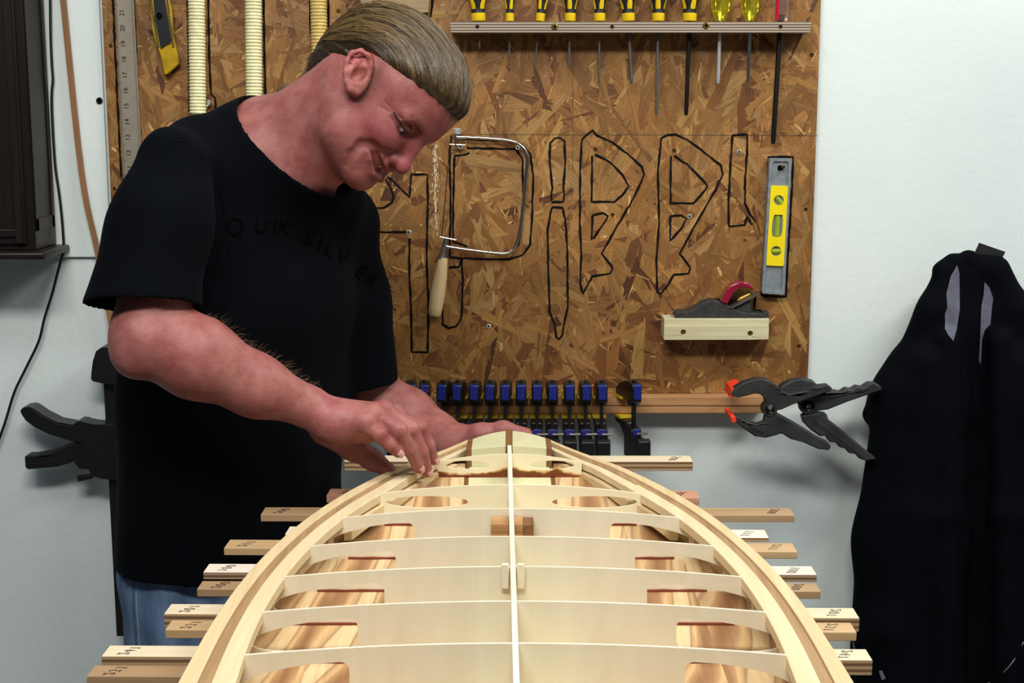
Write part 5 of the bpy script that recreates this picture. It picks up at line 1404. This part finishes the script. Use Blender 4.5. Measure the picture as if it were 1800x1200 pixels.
for n_ in range(4200):
    side = random.uniform(-1, 1); ang = side*1.5
    depth = random.random()**1.3
    root = np.array([.010 + .100*math.cos(ang)*(1-depth*.85), .074*math.sin(ang), .026 + .32*(.105*math.cos(ang)) + depth*.05])
    s0 = H(*root); ctr_ = H(-.005, 0, .025)
    d0 = s0 - ctr_; d0 /= np.linalg.norm(d0); d1 = G0 + hl*side*.012 - ctr_; d1 /= np.linalg.norm(d1)
    dm = hu*math.cos(ang*.9) + hl*math.sin(ang*.9)
    wob = random.gauss(0, .05); stop = random.uniform(.7, 1.0); lift = abs(random.gauss(0, .0011)); pts = []
    for t in np.linspace(0, stop, 18):
        d = (1-t)**2*d0 + 2*t*(1-t)*dm*1.3 + t*t*d1 + hl*wob*math.sin(math.pi*t) + hu*.03*wob; d /= np.linalg.norm(d)
        hit = hb_t.ray_cast(Vector(ctr_ + d*.3), Vector(-d))
        if hit[0] is None or (np.array(hit[0]) - ctr_) @ d < .05: continue
        pts.append(np.array(hit[0]) + d*(.0004 + lift*math.sin(math.pi*t)))
    if len(pts) < 8: continue
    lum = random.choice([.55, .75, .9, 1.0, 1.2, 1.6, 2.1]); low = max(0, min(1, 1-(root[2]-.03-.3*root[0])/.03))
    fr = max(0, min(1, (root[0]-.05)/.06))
    col = np.array([lin(106), lin(84), lin(50)])*lum*(1-.7*max(low, fr*.8)*(random.random() < .85))  # strands rooted at front and hairline darkened to stand in for shade
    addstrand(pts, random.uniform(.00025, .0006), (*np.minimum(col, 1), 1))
def finish_strands(name, mat, par):
    global sv, sf, scol
    v = np.array(sv); mb = MB(); mb.v = [tuple(p) for p in v]; mb.f = list(sf)
    o = mb.build(name, mat, par, smooth=True, angle=180)
    a = o.data.color_attributes.new('strand', 'FLOAT_COLOR', 'POINT'); a.data.foreach_set('color', np.array(scol).ravel())
    sv, sf, scol = [], [], []
    return o
for k in range(260):      # fine ends at the hairline
    side = random.uniform(-1, .8); ang = side*1.25
    p = H(.010 + .097*math.cos(ang), .071*math.sin(ang), .024 + .32*(.100*math.cos(ang)) + random.uniform(0, .012))
    h_ = hb_t.find_nearest(Vector(p)); q = np.array(h_[0]); nn_ = np.array(h_[1]); dn = -hu*.8 + hf*.10 + nn_*.1 + hl*random.gauss(0, .35) - hf*.45*(abs(side) > .5)
    L = random.uniform(.004, .013); addstrand([q + hu*.006 + nn_*.0005, q, q + dn*L*.5, q + dn*L + hf*.001], .00016, (lin(66), lin(48), lin(32), 1))
finish_strands('hair_strands', HM, ho)['kind'] = 'stuff'
# tail of the pony tail seen behind the neck
tail = Solid(); tail.chain([H(-.083,.02,-.030), A(525,168,1.97), A(505,168,1.99), A(495,195,1.99)], [.016,.016,.014,.010], .01)
tv, tf = tail.mesh((-.36, 1.84, 1.30), (-.18, 2.04, 1.56), .003)
to, tv, tf = npmesh('pony_tail', tv, tf, plain('pony_tail_hair', (92, 66, 40), 0.5, vary=0.2, scale=90), ho, 1)
# eyebrows and lashes, loose hairs, forearm hair
body_t = bvh_of(bv, skin_f)
for s in (-1, 1):
    for k in range(150):
        t = random.random(); p = H(.100-.014*t, s*(.012+.036*t), .0155+.004*t*(1-t)*4 + random.gauss(0, .0016))
        hit = body_t.find_nearest(Vector(p)); q = np.array(hit[0]); nrm = np.array(hit[1])
        d = HR @ np.array([-.1, s*1.0, .25]); d = d - nrm*(d @ nrm)*.7; d /= np.linalg.norm(d)
        addstrand([q, q+d*.003+nrm*.0006, q+d*.0065+nrm*.0003], .00016, (lin(92), lin(62), lin(40), 1))
finish_strands('eyebrow_hair', HM, man)['kind'] = 'stuff'
M['lash'] = plain('dark_lash', (34, 22, 18), 0.6)
for s in (-1, 1):
    path = LIDS[0 if s < 0 else 1]
    q = []
    for p in smooth_path(path, 4):
        h_ = body_t.find_nearest(Vector(p)); q.append(h_[0] + h_[1]*.0005)
    MB().tube(q, [.0004] + [.0012]*(len(q)-2) + [.0004], 6).build('eyelash', M['lash'], man, smooth=True)
for k in range(40):     # loose wisps at the forehead and nape
    if k < 14: p = H(.112+random.gauss(0,.002), random.uniform(-.03,.03), .058+random.gauss(0,.004)); d = HR @ np.array([.35, random.uniform(-.3,.3), -1])
    else: p = H(-.03+random.gauss(0,.012), -.055, -.035+random.gauss(0,.01)); d = np.array([-.8, -.2, -.3+random.gauss(0,.2)])
    L = random.uniform(.008, .02); addstrand([p, p+d*L*.5, p+d*L+np.array([0,0,-.003])], .00014, (lin(84), lin(60), lin(40), 1))
for k in range(650):
    arm = random.random() < .75
    if arm: a, b, r, t = A(330,625,1.695), WR, .05, random.random()
    else: a, b, r, t = EL, WL, .05, random.random()
    c = a*(1-t) + b*t; an = random.uniform(-1.5, 1.6)
    ax = (b-a)/np.linalg.norm(b-a); upv = np.array([0, 0, 1.0]); upv = upv - ax*(upv @ ax); upv /= np.linalg.norm(upv); sdv = np.cross(ax, upv)
    d = upv*math.cos(an) + sdv*math.sin(an)*(1 if arm else 1)
    hit = body_t.ray_cast(Vector(c + d*.09), Vector(-d))
    if hit[0] is None: continue
    q = np.array(hit[0]); nrm = np.array(hit[1]); g1 = ax*.7 + upv*.2 + np.random.default_rng(k).normal(0, .3, 3)
    L = random.uniform(.006, .012)
    addstrand([q, q + (g1*.7+nrm*.6)*L*.5, q + (g1*.9+nrm*.55)*L], .00007, (lin(150), lin(112), lin(80), 1))
finish_strands('arm_hair', HM, man)['kind'] = 'stuff'

# T-shirt
def shirtmat():
    m = plain('black_cotton', (5, 7, 11), 0.95, spec=0.06, vary=0.10, scale=14, bump=0.25, bscale=900)
    b = m.node_tree.nodes['Principled BSDF']; b.inputs['Sheen Weight'].default_value = 0.015; b.inputs['Sheen Roughness'].default_value = 0.4; b.inputs['Sheen Tint'].default_value = (0.55, 0.65, 0.9, 1)
    return m
sh = Solid(); sq = (fw, .70)
up3 = A(440, 345, 1.93)
sh.cone(A(446,390,1.93), A(436,490,1.94), .140, .172, .05, sq=sq); sh.cone(A(436,490,1.94), A(412,720,1.955), .172, .176, .04, sq=sq); sh.cone(A(412,720,1.955), A(408,1060,1.965), .176, .186, .04, sq=sq)
sh.cone(A(450,272,1.91), A(360,282,1.85), .057, .058, .04); sh.cone(A(480,290,1.93), A(575,385,2.03), .058, .060, .05)
sh.cone(A(455,310,1.92), A(560,355,1.97), .066, .056, .04)
cc0 = A(523, 255, 1.90); nd0 = A(645, 110, 1.85) - A(515, 268, 1.90); nd0 /= np.linalg.norm(nd0)
sh.cone(cc0 - nd0*.10, cc0 + nd0*.05, .098, .089, .03)
sh.chain([A(304,290,1.775), A(282,400,1.735), A(250,548,1.695)], [.045,.060,.071], .03)
sh.chain([A(596,405,2.055), A(606,520,2.06), A(634,700,2.08)], [.058,.060,.060], .03)
# folds
def folds(P_):
    x, y, z = P_[:, 0], P_[:, 1], P_[:, 2]
    s1 = np.sin(z*34 + 5*np.sin(x*9) + y*12)*np.sin(x*15 + z*5 + 1)
    s2 = np.sin((x*0.8 + z*0.5)*55 + 3*np.sin(z*13) + y*20)
    s3 = np.sin(x*62 + 4*np.sin(z*8) + y*30)*np.clip((1.2 - z)/.3, 0, 1)
    return .0028*s1 + .0012*s2*np.clip((z-.95)/.3, 0, 1) + .0022*s3
sh.fn(folds, .006)
col_c = A(523, 255, 1.90); nd = A(645, 110, 1.85) - A(515, 268, 1.90); nd /= np.linalg.norm(nd)
cut_r = A(250,537,1.695); n_r = V((.0, -.30, -1)); n_r /= np.linalg.norm(n_r)
cut_l = A(655, 671, 2.09); n_l = V((.12, 0, -1)); n_l /= np.linalg.norm(n_l)
hemz = A(300, 1014, 1.84)[2]
class Shirt(Solid):
    def ev(s, P_, prims):
        d = super().ev(P_, prims)
        def opening(d, c, n, R_, dep_, t, reach):
            e = (P_ - c) @ n; near = np.linalg.norm((P_ - c) - np.outer(e, n), axis=1) - R_
            inner = np.maximum(np.maximum(d + t, near), -e - dep_)          # hollow behind the edge
            inner = np.maximum(inner, e - reach)
            d = np.maximum(d, -inner)
            slab = np.maximum(np.maximum(-e, near), e - reach)              # cut across the cloth
            return np.maximum(d, -slab)
        d = opening(d, cut_r, n_r, .098, .06, .0055, .13)
        d = opening(d, cut_l, n_l, .080, .04, .0055, .10)
        d = opening(d, col_c, nd, .125, .03, .0055, .14)
        hem = hemz - P_[:, 2] - .010*np.clip((P_[:, 0]+.40)/.3, -1, 0)
        d = np.maximum(d, -np.maximum(d + .006, P_[:, 2] - hemz - .09))
        return np.maximum(d, hem)
S2 = Shirt(); S2.p = sh.p
shv, shf = S2.mesh((-.72, 1.52, .74), (.12, 2.28, 1.50), .0030)
so, shv, shf = npmesh('t_shirt', shv, shf, shirtmat(), man, 2)
print('shirt verts', len(shv))
sh_t = bvh_of(shv, shf)
def project(mb, tree, off=.0020):
    """lay flat artwork (given by photo coordinates in x, z) on a surface as seen along the view"""
    out = []; o = Vector((0, 0, CZ))
    for (x, y, z) in mb.v:
        r_ = Vector(ray(x, y)).normalized(); hit = tree.ray_cast(o, r_)
        out.append(None if hit[0] is None else tuple(hit[0] + hit[1]*off))
    ok = [i for i, p in enumerate(out) if p]; mp = {i: k for k, i in enumerate(ok)}
    m2 = MB(); m2.v = [out[i] for i in ok]; m2.f = [tuple(mp[i] for i in f) for f in mb.f if all(i in mp for i in f)]
    return m2
# chest print
ink_s = plain('chest_print', (1, 1, 1), 0.7, spec=0.04, vary=0.02)
ltr = [('Q',412,398,8,34),('U',458,398,10,28),('I',482,398,10,28),('K',498,400,14,28),('S',540,418,20,32),('I',562,430,20,32),('L',578,438,22,30),('V',600,452,28,30),('E',632,478,38,26),('R',652,492,44,24)]
for ch, x, y, ang_, sz in ltr:
    t = textmesh('x', ch, sz*1.25, Matrix.Identity(4), None, None)
    a = math.radians(ang_); bmx = bmesh.new(); me = bpy.data.meshes.new('tmp'); me.from_pydata(t.v, [], t.f); bmx.from_mesh(me)
    bmesh.ops.triangulate(bmx, faces=bmx.faces); bmesh.ops.subdivide_edges(bmx, edges=[e for e in bmx.edges if e.calc_length() > 6], cuts=3)
    bmesh.ops.triangulate(bmx, faces=bmx.faces)
    bmx.verts.ensure_lookup_table(); vs = [(x + v.co.x*math.cos(a) + v.co.y*math.sin(a)*1.0, y + v.co.x*math.sin(a) - v.co.y*math.cos(a), 0) for v in bmx.verts]
    m1 = MB().add(vs, [tuple(v.index for v in f.verts) for f in bmx.faces]); bmx.free(); bpy.data.meshes.remove(me)
    m2 = project(m1, sh_t)
    if len(m2.f): m2.build('chest_letter', ink_s, so)
# collar rib, sleeve seam
def surf_tube(path, r, name, mat, par, tree, squash=None):
    q = MB(); q.v = [(x, y, 0) for x, y in path]; q.f = []
    out = []
    for (x, y) in path:
        r_ = Vector(ray(x, y)).normalized(); hit = tree.ray_cast(Vector((0,0,CZ)), r_)
        if hit[0] is not None: out.append(hit[0])
    if len(out) > 2: MB().tube(smooth_path(out, 3), r, 8).build(name, mat, par, smooth=True)
surf_tube([(300,248),(330,252),(372,280),(388,330),(398,400),(405,470),(395,545)], .0009, 'sleeve_seam', so.data.materials[0], so, sh_t)

# jeans and shoes
jm = wood('blue_denim', (106, 130, 160), (60, 82, 114), 2, 30, 160, rough=0.8, contrast=0.6, rings=0.35, ringscale=14)
hipR = HIP - sd*.085; hipL = HIP + sd*.085
kR = V((hipR[0]-.008, hipR[1]-.01, .50)); kL = V((hipL[0]+.03, hipL[1]+.0, .50)); aR = V((hipR[0]+.0, hipR[1]-.03, .085)); aL = V((hipL[0]+.0, hipL[1]-.01, .085))
je = Solid()
je.cone(HIP + V((0,0,.10)), HIP - V((0,0,.02)), .150, .152, .03, sq=(fw, .74))
je.chain([hipR + V((-.012,0,-.02)), kR, aR], [.092,.078,.060], .03); je.chain([hipL + V((0,0,-.02)), kL, aL], [.092,.066,.056], .03)
je.fn(lambda P_: .0018*np.sin(P_[:, 2]*60 + 6*np.sin(P_[:, 0]*14)) + .0012*np.sin(P_[:, 0]*90 + P_[:, 2]*20), .004)
je.plane(aR - V((0,0,.03)), (0,0,-1))
jv, jf = je.mesh((-.62, 1.72, .04), (-.02, 2.26, 1.0), .005)
jo_, jv, jf = npmesh('jeans', jv, jf, jm, man, 1)
jt = bvh_of(jv, jf)
seam = [(236,1010),(235,1060),(238,1100),(240,1135),(242,1190)]
surf_tube([(x, y) for x, y in seam], .0022, 'side_seam', plain('seam_denim', (60, 82, 118), .8, vary=.2, scale=200), jo_, jt)
surf_tube([(x+5, y) for x, y in seam], .0008, 'seam_stitching', plain('stitch', (150, 150, 140), .8), jo_, jt)
for a_ in (aR, aL):
    shs = Solid(); tx = V((fw[0], fw[1], 0)); tx /= np.linalg.norm(tx); b0 = V((a_[0], a_[1], .0))
    shs.chain([b0 - tx*.05 + V((0,0,.045)), b0 + tx*.06 + V((0,0,.04)), b0 + tx*.16 + V((0,0,.03))], [.042,.042,.034], .03)
    shs.cone(b0 + V((0,0,.05)), b0 + V((0,0,.10)), .045, .045, .02); shs.plane(V((0,0,.0005)), (0,0,-1))
    v_, f_ = shs.mesh(tuple(b0 - V((.26,.26,.02))), tuple(b0 + V((.26,.26,.16))), .005)
    npmesh('shoe', v_, f_, M['black'], man, 1)

# ------------------------------------------------------------------ jacket on a peg
jk = thing('jacket', 'black hooded jacket with grey lining hanging open on a wall peg at the right', 'jacket', (P(1705, 1200, 2.30).x, 2.34, P(1705, 1200, 2.30).z - .25))
J = Solid(); mir = lambda x: 2*1712 - x
sqj = (np.array([0, 1.0, 0]), .55)
for m_ in (0, 1):
    X = (lambda x: x) if m_ == 0 else mir
    J.chain([A(X(1680),490,2.305), A(X(1658),570,2.300), A(X(1620),700,2.290), A(X(1600),950,2.285), A(X(1596),1420,2.280)], [.028,.042,.076,.092,.104], .03, sq=sqj)
    J.chain([A(X(1670),472,2.30), A(X(1641),545,2.29), A(X(1600),640,2.30), A(X(1566),690,2.312)], [.016,.020,.028,.028], .02)
    J.chain([A(X(1600),640,2.295), A(X(1558),700,2.308), A(X(1536),728,2.312)], [.030,.024,.018], .012)
    J.chain([A(X(1630),640,2.262), A(X(1612),900,2.250), A(X(1560),1100,2.248), A(X(1560),1420,2.24)], [.020,.024,.026,.03], .03)
    J.chain([A(X(1668),600,2.262), A(X(1660),900,2.244), A(X(1650),1420,2.236)], [.018,.022,.026], .02)
J.chain([A(1708,478,2.325), A(1710,800,2.320), A(1710,1420,2.31)], [.026,.034,.040], .02)
J.chain([A(1655,474,2.295), A(1676,456,2.30), A(1700,453,2.31), A(1730,467,2.305), A(1764,492,2.30), A(1795,526,2.30)], [.012,.011,.012,.013,.013,.014], .01)
def jf_(P_):
    x, y, z = P_[:, 0], P_[:, 1], P_[:, 2]
    return .0020*np.sin(x*52 + 2*np.sin(z*6)) + .0009*np.sin(z*26 + 4*np.sin(x*18))
J.fn(jf_, .005); J.plane((0, YW-.004, 0), (0, 1, 0)); J.plane((0, 0, P(1700, 1330, 2.30).z), (0, 0, -1))
v_, f_ = J.mesh((.48, 2.14, .40), (1.08, 2.40, 1.62), .004)
jacket_m = plain('black_softshell', (5, 7, 12), 0.9, spec=0.06, vary=0.1, scale=20, bump=0.2, bscale=700)
jb, v_, f_ = npmesh('jacket_shell', v_, f_, jacket_m, jk, 1); j_t = bvh_of(v_, f_)
def patch(poly, name, mat, par, tree, off=.0015):
    bmx = bmesh.new(); vs = [bmx.verts.new((x, y, 0)) for x, y in poly]; bmx.faces.new(vs)
    bmesh.ops.triangulate(bmx, faces=bmx.faces)
    for _ in range(3): bmesh.ops.subdivide_edges(bmx, edges=[e for e in bmx.edges if e.calc_length() > 8], cuts=1); bmesh.ops.triangulate(bmx, faces=bmx.faces)
    bmx.verts.ensure_lookup_table(); mb = MB(); mb.add([tuple(v.co) for v in bmx.verts], [tuple(v.index for v in f.verts) for f in bmx.faces]); bmx.free()
    return project(mb, tree, off).build(name, mat, par, smooth=True)
grey = plain('grey_fleece_lining', (92, 92, 106), 0.95, vary=0.1, scale=60, bump=0.3)
cj = lambda pts: px(pts, 3.75, 1480, 410)
patch(cj([(755,210),(770,260),(773,500),(755,620),(733,710),(700,670),(678,630),(675,530),(690,490),(685,400),(715,280)]), 'lining', grey, jb, j_t)
patch(cj([(940,320),(975,360),(998,430),(990,480),(980,600),(945,635),(925,700),(918,860),(905,840),(912,700),(915,590),(920,480),(935,400)]), 'lining', grey, jb, j_t)
# woven tag that stands up above the collar, peg, zip
wallprism(MB(), cj([(905,62),(1078,122),(1030,215),(870,140)]), 2.302, 2.3035).build('collar_label', M['black'], jk)
pg = P(1760, 471, 2.31)
o = MB().lathe(Vector((pg.x, YW, pg.z)), Vector((pg.x, 2.2, pg.z)), [(0,.006),(.03,.0035),(.045,.0035),(.047,.0065),(.052,.007),(.056,.004)], 16).build('wall_peg', M['brass'], smooth=True)
tag(o, 'small brass peg in the wall that holds the jacket', 'peg')
zm = plain('zip_metal', (150, 155, 160), 0.4, 0.7)
surf_tube([(1799,1128),(1782,1160),(1765,1180),(1740,1199),(1700,1215)], .0010, 'zip_line', zm, jb, j_t)
patch([(1546,1178),(1551,1176),(1557,1191),(1551,1194)], 'zip_pull', zm, jb, j_t, .003)
surf_tube([(1500,1128),(1504,1150),(1508,1175)], .0010, 'zip_teeth', zm, jb, j_t)
